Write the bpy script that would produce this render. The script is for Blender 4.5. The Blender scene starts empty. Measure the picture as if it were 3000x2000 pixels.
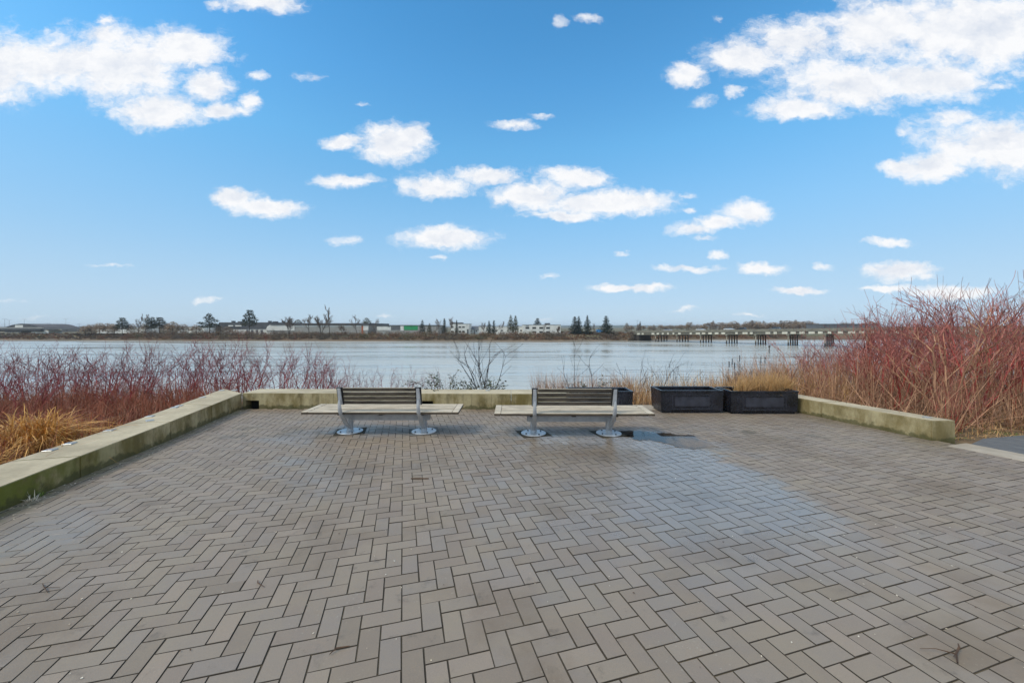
import bpy, bmesh, math, random
import numpy as np
from mathutils import Vector, Matrix, noise as mnoise

R = math.radians
SC = bpy.context.scene
COL = SC.collection

# ------------------------------------------------------------------ camera
EYE = 1.62            # eye height above the paving at the camera
F = 1121.0            # focal length in pixels of a 3000 px wide frame
HORIZON = 957.0
cam_d = bpy.data.cameras.new('camera')
cam_d.sensor_width = 36.0
cam_d.lens = F / 3000.0 * 36.0
cam_d.shift_y = -(1000.0 - HORIZON) / 3000.0
cam_d.clip_start = 0.05
cam_d.clip_end = 20000.0
cam = bpy.data.objects.new('camera', cam_d)
cam.location = (0, 0, EYE)
cam.rotation_euler = (R(90), 0, 0)
COL.objects.link(cam)
SC.camera = cam

# ------------------------------------------------------------------ light
SUN_EL, SUN_AZ = 46.0, -125.0     # azimuth clockwise from +Y (view direction): behind and to the left
sun_d = bpy.data.lights.new('sun', 'SUN')
sun_d.energy = 1.5
sun_d.angle = R(18)
sun_d.color = (1.0, 0.92, 0.79)
sun = bpy.data.objects.new('sun', sun_d)
sv = Vector((math.sin(R(SUN_AZ)) * math.cos(R(SUN_EL)), math.cos(R(SUN_AZ)) * math.cos(R(SUN_EL)), math.sin(R(SUN_EL))))
sun.rotation_euler = sv.to_track_quat('Z', 'Y').to_euler()
COL.objects.link(sun)
SC.view_settings.view_transform = 'Standard'
SC.view_settings.look = 'None'
SC.view_settings.gamma = 1.0
SC.view_settings.use_curve_mapping = False
SC.view_settings.exposure = 0.58
SC.render.film_transparent = False
SC.cycles.max_bounces = 6
SC.cycles.transparent_max_bounces = 12
SC.cycles.caustics_reflective = False
SC.cycles.caustics_refractive = False
SC.cycles.sample_clamp_indirect = 6.0

# ------------------------------------------------------------------ node helpers
class NT:
    def __init__(s, tree):
        s.t = tree; s.n = tree.nodes; s.l = tree.links
    def node(s, typ, **kw):
        n = s.n.new(typ)
        for k, v in kw.items():
            setattr(n, k, v)
        return n
    def put(s, sock, v):
        if v is None: return
        if isinstance(v, bpy.types.NodeSocket): s.l.new(v, sock)
        else: sock.default_value = v
    def m(s, op, a=None, b=None, c=None, clamp=False):
        n = s.node('ShaderNodeMath', operation=op, use_clamp=clamp)
        for i, v in enumerate((a, b, c)): s.put(n.inputs[i], v)
        return n.outputs[0]
    def v(s, op, a=None, b=None, c=None):
        n = s.node('ShaderNodeVectorMath', operation=op)
        for i, v in enumerate((a, b, c)):
            if v is not None: s.put(n.inputs[i], v)
        return n.outputs['Value'] if op in ('LENGTH', 'DOT_PRODUCT', 'DISTANCE') else n.outputs[0]
    def noise(s, vec, scale, detail=4, rough=0.5, dist=0.0, out='Fac'):
        n = s.node('ShaderNodeTexNoise')
        s.put(n.inputs['Vector'], vec); n.inputs['Scale'].default_value = scale
        n.inputs['Detail'].default_value = detail; n.inputs['Roughness'].default_value = rough
        n.inputs['Distortion'].default_value = dist
        return n.outputs[out]
    def ramp(s, f, stops, interp='LINEAR'):
        n = s.node('ShaderNodeValToRGB'); s.put(n.inputs[0], f)
        e = n.color_ramp.elements; n.color_ramp.interpolation = interp
        while len(e) > 1: e.remove(e[0])
        for i, (p, c) in enumerate(stops):
            x = e[0] if i == 0 else e.new(p)
            x.position = p; x.color = c if len(c) == 4 else (*c, 1)
        return n.outputs[0]
    def mix(s, f, a, b, blend='MIX'):
        n = s.node('ShaderNodeMix', data_type='RGBA', blend_type=blend)
        s.put(n.inputs[0], f)
        for sock, v in ((n.inputs[6], a), (n.inputs[7], b)):
            if isinstance(v, tuple) and len(v) == 3: v = (*v, 1)
            s.put(sock, v)
        return n.outputs[2]
    def smooth(s, x, lo, hi):
        n = s.node('ShaderNodeMapRange', interpolation_type='SMOOTHSTEP')
        s.put(n.inputs[0], x); s.put(n.inputs[1], lo); s.put(n.inputs[2], hi)
        return n.outputs[0]
    def xyz(s, v):
        n = s.node('ShaderNodeSeparateXYZ'); s.put(n.inputs[0], v); return n.outputs
    def comb(s, x=0.0, y=0.0, z=0.0):
        n = s.node('ShaderNodeCombineXYZ')
        for i, q in enumerate((x, y, z)): s.put(n.inputs[i], q)
        return n.outputs[0]

# ------------------------------------------------------------------ sky
world = bpy.data.worlds.new('World')
SC.world = world
world.use_nodes = True
wt = NT(world.node_tree)
wt.n.clear()
sky = wt.node('ShaderNodeTexSky', sky_type='NISHITA')
sky.sun_disc = False
sky.sun_elevation = R(SUN_EL)
sky.sun_rotation = R(SUN_AZ)
sky.altitude = 0
sky.air_density = 1.0
sky.dust_density = 0.6
sky.ozone_density = 2.0
dirv = wt.node('ShaderNodeTexCoord').outputs['Generated']
dx, dy, dz = wt.xyz(dirv)
front = wt.smooth(dy, 0.12, 0.3)
dys = wt.m('MAXIMUM', dy, 0.12)
g = wt.comb(wt.m('DIVIDE', dx, dys), wt.m('DIVIDE', dz, dys), 0.0)
# each cumulus: place and half-size as tangents of direction (azimuth right, height above the horizon)
CL = [      # x, y, half-width, half-height, thinness (all from the photograph, in pixels of the 3000 px frame)
 # great bank upper left
 (-40,190,210,115,0),(170,190,190,95,0),(360,200,200,115,0),(540,150,140,72,0),(600,250,85,60,0),(470,320,150,60,0),(640,320,70,26,.15),(300,105,80,40,.15),(305,65,48,26,.3),(735,290,34,40,.35),(700,320,60,20,.3),
 # top edge
 (770,8,150,34,.25),(620,12,44,22,.4),
 # small ones in the middle
 (910,222,66,20,.2),(755,218,40,16,.5),(1065,300,40,12,.6),
 (1150,420,105,62,0),(1010,412,80,24,.2),(1215,400,50,40,.05),
 (1010,532,96,26,.1),(690,585,80,32,.1),(790,612,115,30,.1),
 (1270,545,120,40,0),(1440,515,105,30,.05),(1300,698,150,36,.05),(1420,700,50,16,.3),
 (1020,706,58,19,.25),(1285,758,36,11,.3),
 (1560,575,130,55,0),(1770,592,210,44,0),(1690,518,95,34,.1),(1650,632,120,18,.1),(2010,572,36,12,.4),
 (1510,372,72,18,.25),(1595,345,46,14,.35),(1635,72,28,22,.3),(1715,62,46,22,.35),
 # great bank upper right
 (2860,90,340,150,0),(2560,80,190,110,.05),(2330,110,140,75,.1),(2180,170,130,58,.1),(2020,215,80,40,.25),(2480,250,230,85,0),(2330,320,150,34,.1),(2720,230,220,70,.05),
 (2050,290,64,28,.3),(2150,268,40,22,.4),(2110,48,30,18,.4),(2900,250,120,20,.5),
 # lower bank at the right
 (2950,430,270,100,0),(2740,490,130,50,0),(2650,495,80,30,.2),(2790,350,100,40,.3),(2650,390,40,24,.5),
 # middle right
 (2190,625,85,40,0),(2110,655,90,24,.2),(2030,672,75,24,.25),(2020,620,28,14,.4),(2060,700,60,12,.5),
 (2020,786,115,12,.3),(2100,752,40,14,.3),(2225,785,85,20,.25),(2415,780,32,14,.25),(2625,710,80,15,.35),
 (2640,790,115,30,.1),(2720,812,45,14,.25),(1820,745,36,11,.35),(1855,842,130,14,.15),(2340,845,85,12,.15),(2600,842,90,11,.3),(2800,855,140,22,.15),
 (1605,806,38,10,.3),(615,878,66,12,.2),(310,777,80,8,.5),(40,880,70,8,.5),(1130,917,40,9,.4),(2010,908,60,8,.4),(1580,935,60,8,.5),(2200,925,50,8,.4),(90,928,60,10,.5),
]
gq = g
for (sc_, am_, de_) in ((3.0, 0.030, 0), (9.0, 0.052, 3), (30.0, 0.036, 5)):
    wv = wt.v('SCALE', wt.v('SUBTRACT', wt.noise(wt.v('MULTIPLY', g, (1.0, 1.5, 1.0)), sc_, de_, 0.68, out='Color'), (0.5, 0.5, 0.5)))
    wv.node.inputs['Scale'].default_value = am_
    gq = wt.v('MULTIPLY_ADD', wv, (1.0, 0.7, 0.0), gq)
best = None
for (cx, cy, rx, ry, thin) in CL:
    if ry < 30 and rx < 70: thin = max(thin, 0.46)
    sh = 1.0 / (1.0 - thin * 0.1)
    sx, sy = F / rx * sh, F / ry * sh
    o = ((1500 - cx) / F * sx, (cy - HORIZON) / F * sy, thin * 1.55)     # the third term keeps thin clouds from closing up
    q = wt.v('MULTIPLY_ADD', gq, (sx, sy, 0.0), o)
    d = wt.v('LENGTH', q)
    best = d if best is None else wt.m('SMOOTH_MIN', best, d, 0.12)
gn = wt.v('MULTIPLY', gq, (1.0, 1.55, 1.0))
fb = wt.noise(gn, 9.0, 8, 0.70)
fb2 = wt.noise(wt.v('ADD', gn, (0.025, -0.06, 0.0)), 9.0, 5, 0.66)
core = wt.m('SUBTRACT', 1.22, best)
dens_f = wt.m('ADD', core, wt.m('MULTIPLY', wt.m('SUBTRACT', fb, 0.5), 2.1))
cov_f = wt.m('MULTIPLY', wt.smooth(dens_f, 0.0, 0.80), front)
# the rest of the sky (to the sides, overhead, behind): unseen cumulus on a flat layer, cover raised to whiten the ambient light
pl = wt.comb(wt.m('DIVIDE', dx, wt.m('ADD', wt.m('MAXIMUM', dz, 0.0), 0.12)), wt.m('DIVIDE', dy, wt.m('ADD', wt.m('MAXIMUM', dz, 0.0), 0.12)), 3.7)
fo = wt.noise(pl, 0.62, 5, 0.56)
cov_o = wt.smooth(fo, 0.46, 0.58)
gax, gaz, _ = wt.xyz(wt.v('ABSOLUTE', g))
outside = wt.m('MAXIMUM', wt.m('SUBTRACT', 1.0, front), wt.m('MAXIMUM', wt.smooth(gax, 1.45, 1.8), wt.smooth(gaz, 0.95, 1.2)))
cov = wt.m('MAXIMUM', cov_f, wt.m('MULTIPLY', cov_o, outside))
cov = wt.m('MULTIPLY', cov, wt.smooth(dz, -0.01, 0.03))
# relief: lit tops and grey-blue undersides, from the same noise sampled a little lower
relief = wt.m('MULTIPLY', wt.m('SUBTRACT', fb, fb2), 1.9)
thick = wt.smooth(dens_f, 0.3, 1.5)
shade = wt.m('ADD', relief, wt.m('SUBTRACT', 0.97, wt.m('MULTIPLY', thick, 0.33)), clamp=True)
CLOUD = 6.5
ccol = wt.mix(shade, (CLOUD * 0.60, CLOUD * 0.68, CLOUD * 0.82), (CLOUD * 1.02, CLOUD * 1.02, CLOUD * 1.03))
# clear-air colour of the sky: paler to the horizon, as over damp lowland
tint = wt.ramp(wt.m('MAXIMUM', dz, 0.0), [(0.0, (0.82, 1.0, 1.5)), (0.033, (0.70, 0.86, 1.25)), (0.095, (0.77, 0.84, 0.98)), (0.264, (0.93, 1.25, 1.27)), (0.412, (0.83, 1.5, 1.57)), (0.533, (0.69, 1.48, 1.67)), (0.625, (0.59, 1.41, 1.64)), (1.0, (0.6, 1.3, 1.55))])
skyc = wt.mix(1.0, sky.outputs[0], tint, 'MULTIPLY')
pale = wt.ramp(wt.m('MAXIMUM', dz, 0.0), [(0.0, (3.5, 4.62, 5.5)), (0.04, (3.40, 4.58, 5.62)), (0.095, (3.0, 4.49, 5.89)), (0.18, (2.3, 4.1, 5.95)), (0.264, (1.74, 3.73, 5.95)), (0.412, (1.02, 3.04, 5.51))])
skyc = wt.mix(wt.m('MULTIPLY', wt.smooth(dz, 0.5, 0.12), 0.85), skyc, pale)
bgc = wt.mix(wt.m('MULTIPLY', cov, 0.97), skyc, ccol)
bg = wt.node('ShaderNodeBackground')
wt.l.new(bgc, bg.inputs[0])
bg.inputs[1].default_value = 0.10
wo = wt.node('ShaderNodeOutputWorld')
wt.l.new(bg.outputs[0], wo.inputs[0])
world.cycles.sampling_method = 'MANUAL'
world.cycles.sample_map_resolution = 512

# ------------------------------------------------------------------ materials
MATS = {}
def new_mat(name):
    m = bpy.data.materials.new(name); m.use_nodes = True
    t = NT(m.node_tree)
    b = t.n['Principled BSDF']
    MATS[name] = m
    return m, t, b
def mat(name, c1, c2=None, scale=8.0, rough=0.7, bump=0.0, bscale=None, metal=0.0, detail=5, island=0.0, spec=0.5, stretch=None, coords='Object', rvar=0.0):
    m, t, b = new_mat(name)
    tc = t.node('ShaderNodeTexCoord').outputs[coords]
    if stretch: tc = t.v('MULTIPLY', tc, stretch)
    c2 = c2 or tuple(x * 0.75 for x in c1)
    f = t.noise(tc, scale, detail, 0.6)
    f = t.smooth(f, 0.3, 0.7)
    col = t.mix(f, c1, c2)
    if island:
        gi = t.node('ShaderNodeNewGeometry').outputs['Random Per Island']
        oi = t.node('ShaderNodeObjectInfo').outputs['Random']
        rr = t.m('FRACT', t.m('ADD', gi, oi))
        k = t.m('ADD', t.m('MULTIPLY', rr, 2 * island), 1.0 - island)
        kk = t.comb(k, k, k)
        col = t.mix(1.0, col, kk, 'MULTIPLY')
    t.l.new(col, b.inputs['Base Color'])
    if rvar:
        t.l.new(t.m('ADD', t.m('MULTIPLY', t.noise(tc, scale * 1.7, 4, 0.6), 2 * rvar), rough - rvar), b.inputs['Roughness'])
    else:
        b.inputs['Roughness'].default_value = rough
    b.inputs['Metallic'].default_value = metal
    b.inputs['Specular IOR Level'].default_value = spec
    if bump:
        bn = t.node('ShaderNodeBump'); bn.inputs['Strength'].default_value = bump; bn.inputs['Distance'].default_value = 0.01
        t.l.new(t.noise(tc, bscale or scale * 6, 5, 0.65), bn.inputs['Height'])
        t.l.new(bn.outputs[0], b.inputs['Normal'])
    return m
def S(r, g_, b_):
    f = lambda c: (c / 255 / 12.92) if c / 255 <= 0.04045 else ((c / 255 + 0.055) / 1.055) ** 2.4
    return (f(r), f(g_), f(b_))

# paving: concrete pavers, damp in patches
PITCH = 0.0225        # the paving falls towards the river
def paver_mat():
    m, t, b = new_mat('paver')
    geo = t.node('ShaderNodeNewGeometry')
    pos = geo.outputs['Position']
    oi = t.node('ShaderNodeObjectInfo').outputs['Random']
    rr = t.m('FRACT', t.m('ADD', geo.outputs['Random Per Island'], t.m('MULTIPLY', oi, 7.31)))
    px, py, pz = t.xyz(pos)
    col = t.ramp(rr, [(0.0, S(131, 117, 101)), (0.25, S(137, 122, 107)), (0.5, S(142, 128, 112)), (0.75, S(136, 124, 112)), (1.0, S(148, 132, 115))])
    blot = t.smooth(t.noise(pos, 2.3, 5, 0.62), 0.38, 0.68)
    col = t.mix(t.m('MULTIPLY', blot, 0.35), col, S(150, 135, 110))
    fine = t.noise(pos, 210.0, 4, 0.75)
    k = t.m('ADD', t.m('MULTIPLY', fine, 0.62), 0.69)
    col = t.mix(1.0, col, t.comb(k, k, k), 'MULTIPLY')
    # pale aggregate and lichen spots
    vo = t.node('ShaderNodeTexVoronoi'); vo.inputs['Scale'].default_value = 34.0; t.l.new(pos, vo.inputs['Vector'])
    spots = t.m('MULTIPLY', t.m('LESS_THAN', vo.outputs['Distance'], 0.16), t.smooth(t.noise(pos, 1.6, 4, 0.6), 0.48, 0.66))
    col = t.mix(t.m('MULTIPLY', spots, 0.38), col, S(176, 168, 150))
    # brownish stains and darker damp blots
    col = t.mix(t.m('MULTIPLY', t.smooth(t.noise(pos, 0.8, 6, 0.66), 0.48, 0.68), 0.48), col, S(108, 90, 68))
    col = t.mix(t.m('MULTIPLY', t.smooth(t.noise(pos, 5.5, 6, 0.7), 0.58, 0.74), 0.55), col, S(82, 73, 62))
    # moss towards the left wall and round the bench feet
    wallx = t.m('ADD', px, t.m('MULTIPLY', py, 0.257))          # line of the left wall: about -3.81
    moss_n = t.noise(pos, 7.0, 6, 0.7)
    moss = t.smooth(t.m('ADD', t.m('MULTIPLY', t.m('SUBTRACT', -3.42, wallx), 2.6), t.m('MULTIPLY', t.m('SUBTRACT', moss_n, 0.62), 2.4)), 0.0, 1.0)
    col = t.mix(t.m('MULTIPLY', moss, 0.55), col, S(92, 96, 50))
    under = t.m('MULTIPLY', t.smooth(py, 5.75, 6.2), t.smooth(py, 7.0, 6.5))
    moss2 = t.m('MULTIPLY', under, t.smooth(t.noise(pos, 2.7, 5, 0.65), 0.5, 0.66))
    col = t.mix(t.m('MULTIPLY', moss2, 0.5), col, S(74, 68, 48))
    # standing damp: a band that drains towards the puddle, and scattered patches
    wn = t.noise(pos, 0.9, 5, 0.6)
    edge = t.m('MULTIPLY', t.m('SUBTRACT', wn, 0.5), 1.1)
    edge = t.m('ADD', edge, t.m('ADD', t.m('MULTIPLY', t.m('SUBTRACT', rr, 0.5), 0.34), t.m('MULTIPLY', t.m('SUBTRACT', t.noise(pos, 6.0, 4, 0.6), 0.5), 0.5)))
    band = t.m('MULTIPLY', t.smooth(t.m('ADD', px, t.m('MULTIPLY', edge, 1.8)), -0.9, 1.5), t.smooth(t.m('ADD', px, t.m('MULTIPLY', edge, 0.7)), 3.05, 2.62))
    band = t.m('MULTIPLY', band, t.m('MULTIPLY', t.smooth(t.m('ADD', py, edge), 1.9, 3.6), t.smooth(t.m('ADD', py, edge), 6.7, 6.0)))
    patch = t.smooth(t.noise(pos, 0.55, 5, 0.6), 0.5, 0.62)
    wet = t.m('MAXIMUM', band, t.m('MULTIPLY', patch, 0.6))
    col = t.mix(t.m('MULTIPLY', wet, 0.10), col, S(58, 54, 50))
    # the joint sides are caked with soil
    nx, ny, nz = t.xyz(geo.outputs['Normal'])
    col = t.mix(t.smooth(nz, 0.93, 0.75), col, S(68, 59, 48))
    t.l.new(col, b.inputs['Base Color'])
    t.l.new(t.m('MULTIPLY', band, 0.45), b.inputs['Coat Weight']); b.inputs['Coat Roughness'].default_value = 0.26
    t.l.new(t.m('ADD', 0.5, t.m('MULTIPLY', wet, 0.25)), b.inputs['Specular IOR Level'])
    rg = t.m('SUBTRACT', t.m('ADD', 0.5, t.m('MULTIPLY', fine, 0.2)), t.m('MULTIPLY', wet, 0.44))
    t.l.new(rg, b.inputs['Roughness'])
    bn = t.node('ShaderNodeBump'); bn.inputs['Strength'].default_value = 0.45; bn.inputs['Distance'].default_value = 0.002
    t.l.new(t.m('ADD', fine, t.m('MULTIPLY', t.noise(pos, 40.0, 4, 0.6), 0.8)), bn.inputs['Height'])
    t.l.new(bn.outputs[0], b.inputs['Normal'])
    return m
paver_mat()
mat('joint', S(60, 52, 42), S(108, 96, 74), 1.7, 0.9, 0.6, 180, coords='Object')

def concrete_mat(name, moss_amt):
    m, t, b = new_mat(name)
    geo = t.node('ShaderNodeNewGeometry')
    pos = geo.outputs['Position']
    nx, ny, nz = t.xyz(geo.outputs['Normal'])
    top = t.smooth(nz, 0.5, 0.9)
    n1 = t.noise(pos, 1.7, 6, 0.62); n2 = t.noise(pos, 26, 5, 0.7)
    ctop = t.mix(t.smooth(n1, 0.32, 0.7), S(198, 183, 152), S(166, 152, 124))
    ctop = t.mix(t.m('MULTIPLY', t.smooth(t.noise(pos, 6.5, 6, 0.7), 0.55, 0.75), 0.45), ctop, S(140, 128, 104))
    sx, sy, sz = t.xyz(pos)
    streak = t.noise(t.v('MULTIPLY', pos, (2.6, 2.6, 1.1)), 1.0, 7, 0.68)
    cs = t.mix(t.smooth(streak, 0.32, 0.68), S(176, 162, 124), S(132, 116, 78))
    big = t.noise(pos, 0.9, 4, 0.6)
    green = t.smooth(t.m('ADD', big, t.m('MULTIPLY', t.m('SUBTRACT', streak, 0.5), 0.8)), 0.42, 0.66)
    cs = t.mix(t.m('MULTIPLY', green, 0.8 * moss_amt), cs, S(104, 90, 40))
    drip = t.noise(t.v('MULTIPLY', pos, (8.0, 8.0, 0.35)), 1.0, 4, 0.6)
    cs = t.mix(t.m('MULTIPLY', t.smooth(drip, 0.56, 0.72), 0.42), cs, S(70, 60, 32))
    cs = t.mix(t.m('MULTIPLY', t.smooth(t.noise(t.v('MULTIPLY', pos, (4.5, 4.5, 2.2)), 1.0, 6, 0.72), 0.5, 0.74), 0.6 * moss_amt), cs, S(58, 50, 30))
    pale = t.smooth(t.noise(t.v('MULTIPLY', pos, (7.0, 7.0, 0.7)), 1.0, 4, 0.65), 0.62, 0.82)
    cs = t.mix(t.m('MULTIPLY', pale, 0.4), cs, S(178, 168, 138))
    # algae thickens low on the near end of the left wall
    near = t.m('MULTIPLY', t.smooth(sy, 5.6, 3.2), t.smooth(sx, 0.0, -2.0))
    cs = t.mix(t.m('MULTIPLY', t.m('MULTIPLY', near, t.smooth(t.noise(pos, 3.0, 5, 0.65), 0.28, 0.5)), 0.95), cs, S(92, 100, 16))
    # a line of moss and grime along the foot, thin and broken
    foot = t.m('ADD', sz, t.m('MULTIPLY', sy, 0.0225))
    fn = t.m('MULTIPLY', t.m('SUBTRACT', t.noise(pos, 5.0, 5, 0.65), 0.4), 0.35)
    cs = t.mix(t.m('MULTIPLY', t.smooth(t.m('SUBTRACT', foot, fn), 0.06, 0.0), 0.75), cs, S(66, 64, 28))
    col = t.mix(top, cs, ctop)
    k = t.m('ADD', t.m('MULTIPLY', n2, 0.5), 0.75)
    col = t.mix(1.0, col, t.comb(k, k, k), 'MULTIPLY')
    t.l.new(col, b.inputs['Base Color'])
    b.inputs['Roughness'].default_value = 0.82
    bn = t.node('ShaderNodeBump'); bn.inputs['Strength'].default_value = 0.35; bn.inputs['Distance'].default_value = 0.004
    t.l.new(t.m('ADD', n2, t.noise(pos, 120, 4, 0.7)), bn.inputs['Height']); t.l.new(bn.outputs[0], b.inputs['Normal'])
    return m
concrete_mat('wall_concrete', 1.0)
concrete_mat('right_wall_concrete', 0.55)
mat('strip_concrete', S(178, 165, 146), S(158, 146, 128), 5, 0.85, 0.3, 90)
mat('asphalt', S(92, 93, 94), S(110, 110, 108), 9, 0.85, 0.6, 260)
mat('soil', S(58, 46, 36), S(84, 68, 48), 6, 0.95, 0.8, 60)
mat('plate_steel', S(196, 196, 192), S(168, 168, 164), 20, 0.38, metal=0.55)
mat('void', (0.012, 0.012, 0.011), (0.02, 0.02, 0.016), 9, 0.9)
# benches
def wood_mat(name, a, b_, dark, amt, side):
    """weathered timber: bleached and catching painted light on top, grimy with painted gap shade on the sides"""
    m, t, b = new_mat(name)
    geo = t.node('ShaderNodeNewGeometry')
    pos = geo.outputs['Position']
    nx, ny, nz = t.xyz(geo.outputs['Normal'])
    oi = t.node('ShaderNodeObjectInfo').outputs['Random']
    off = t.v('ADD', pos, t.comb(t.m('MULTIPLY', oi, 31.0), 0.0, t.m('MULTIPLY', oi, 3.0)))
    gr = t.noise(t.v('MULTIPLY', off, (3.0, 46.0, 46.0)), 1.0, 6, 0.65)
    c = t.mix(t.smooth(gr, 0.3, 0.7), a, b_)
    st = t.smooth(t.noise(t.v('MULTIPLY', off, (2.6, 7.0, 9.0)), 1.0, 5, 0.6), 0.42, 0.66)
    c = t.mix(t.m('MULTIPLY', st, amt), c, dark)
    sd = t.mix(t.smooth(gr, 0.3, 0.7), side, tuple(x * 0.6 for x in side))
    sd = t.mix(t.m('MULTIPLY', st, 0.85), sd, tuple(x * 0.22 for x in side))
    c = t.mix(t.smooth(nz, 0.45, 0.8), sd, c)  # by normal: light on slat tops and shade in the gaps painted into the colour
    t.l.new(c, b.inputs['Base Color']); b.inputs['Roughness'].default_value = 0.7
    bn = t.node('ShaderNodeBump'); bn.inputs['Strength'].default_value = 0.4; bn.inputs['Distance'].default_value = 0.003
    t.l.new(gr, bn.inputs['Height']); t.l.new(bn.outputs[0], b.inputs['Normal'])
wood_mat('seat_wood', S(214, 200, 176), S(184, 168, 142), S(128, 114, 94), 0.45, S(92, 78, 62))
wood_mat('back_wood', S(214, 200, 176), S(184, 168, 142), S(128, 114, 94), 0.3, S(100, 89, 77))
mat('bench_metal', S(196, 197, 198), S(174, 176, 179), 12, 0.32, metal=0.15, rvar=0.08)
mat('bench_dark', S(44, 42, 42), S(30, 29, 29), 20, 0.5)
mat('base_metal', S(214, 215, 216), S(190, 190, 190), 16, 0.34, metal=0.35)
mat('footing', S(118, 116, 110), S(92, 90, 84), 9, 0.85, 0.4, 80)
mat('footing_soil', S(58, 51, 42), S(78, 70, 50), 14, 0.9, 0.6, 90)
# planters
mat('planter_black', S(17, 18, 22), S(40, 41, 50), 4, 0.27, 0.10, 60, rvar=0.14)
mat('planter_panel', S(40, 41, 49), S(58, 59, 68), 7, 0.38, 0.1, 60, rvar=0.12)
mat('planter_moulding', S(58, 60, 68), S(44, 45, 52), 9, 0.22)  # lighter grey than the tub: edge highlights painted into the colour
# plants
mat('red_stem', S(168, 58, 52), S(116, 42, 40), 3, 0.55, island=0.5)
mat('maroon_twig', S(142, 60, 62), S(94, 42, 46), 3, 0.6, island=0.4)
mat('maroon_stem', S(160, 50, 52), S(104, 36, 40), 3, 0.6, island=0.4)
mat('brown_twig', S(176, 104, 88), S(122, 66, 58), 3, 0.6, island=0.55)
mat('dark_twig', S(58, 46, 44), S(42, 34, 34), 3, 0.7, island=0.3)
mat('golden_blade', S(218, 166, 88), S(168, 116, 54), 4, 0.6, island=0.4)
mat('russet_blade', S(164, 92, 60), S(116, 64, 46), 2, 0.7, island=0.45)
mat('grey_cane', S(184, 140, 106), S(126, 86, 62), 2, 0.7, island=0.45)
mat('pale_blade', S(208, 168, 112), S(160, 120, 76), 2, 0.7, island=0.4)
mat('bramble_leaf', S(58, 72, 40), S(84, 70, 44), 2, 0.5, island=0.5)
mat('green_blade', S(104, 128, 48), S(78, 98, 36), 3, 0.6, island=0.4)
mat('petal', S(226, 218, 200), S(198, 180, 150), 3, 0.7, island=0.2)
mat('dead_leaf', S(94, 66, 42), S(60, 44, 32), 3, 0.7, island=0.4)
mat('bark', S(78, 68, 60), S(58, 50, 44), 3, 0.9)
mat('bare_crown', S(118, 102, 90), S(96, 84, 74), 0.2, 0.9, island=0.3)
mat('spruce', S(44, 58, 44), S(30, 42, 34), 0.3, 0.85, island=0.4)
mat('pine', S(54, 62, 46), S(36, 44, 34), 0.3, 0.85, island=0.4)
mat('cedar', S(88, 86, 54), S(64, 66, 44), 0.3, 0.85, island=0.35)
mat('far_crown', S(164, 142, 118), S(134, 115, 97), 0.05, 0.9, island=0.35)
def scrub_mat():
    m, t, b = new_mat('scrub')
    geo = t.node('ShaderNodeNewGeometry')
    n = t.noise(geo.outputs['Position'], 0.06, 4, 0.6)
    c = t.ramp(n, [(0.3, S(92, 84, 72)), (0.45, S(104, 88, 72)), (0.55, S(126, 94, 70)), (0.65, S(98, 92, 66)), (0.75, S(82, 72, 66))])
    k = t.m('ADD', t.m('MULTIPLY', geo.outputs['Random Per Island'], 0.7), 0.6)
    t.l.new(t.mix(1.0, c, t.comb(k, k, k), 'MULTIPLY'), b.inputs['Base Color']); b.inputs['Roughness'].default_value = 0.95
scrub_mat()
# terrain
def ground_mat():
    m, t, b = new_mat('ground')
    pos = t.node('ShaderNodeNewGeometry').outputs['Position']
    px, py, pz = t.xyz(pos)
    near = t.mix(t.smooth(t.noise(pos, 3.0, 6, 0.65), 0.35, 0.65), S(86, 68, 48), S(122, 100, 70))
    near = t.mix(t.m('MULTIPLY', t.smooth(t.noise(pos, 1.1, 5, 0.6), 0.55, 0.7), 0.6), near, S(90, 92, 46))
    mud = t.mix(t.smooth(t.noise(t.v('MULTIPLY', pos, (0.05, 0.4, 1.0)), 1.0, 5, 0.6), 0.4, 0.6), S(92, 82, 66), S(112, 92, 70))
    far = t.mix(t.smooth(t.noise(pos, 0.05, 5, 0.6), 0.4, 0.6), S(112, 98, 72), S(92, 92, 64))
    f2 = t.mix(t.smooth(pz, -5.0, -3.8), mud, far)
    c = t.mix(t.smooth(py, 60.0, 120.0), near, f2)
    t.l.new(c, b.inputs['Base Color']); b.inputs['Roughness'].default_value = 0.95
ground_mat()
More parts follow.
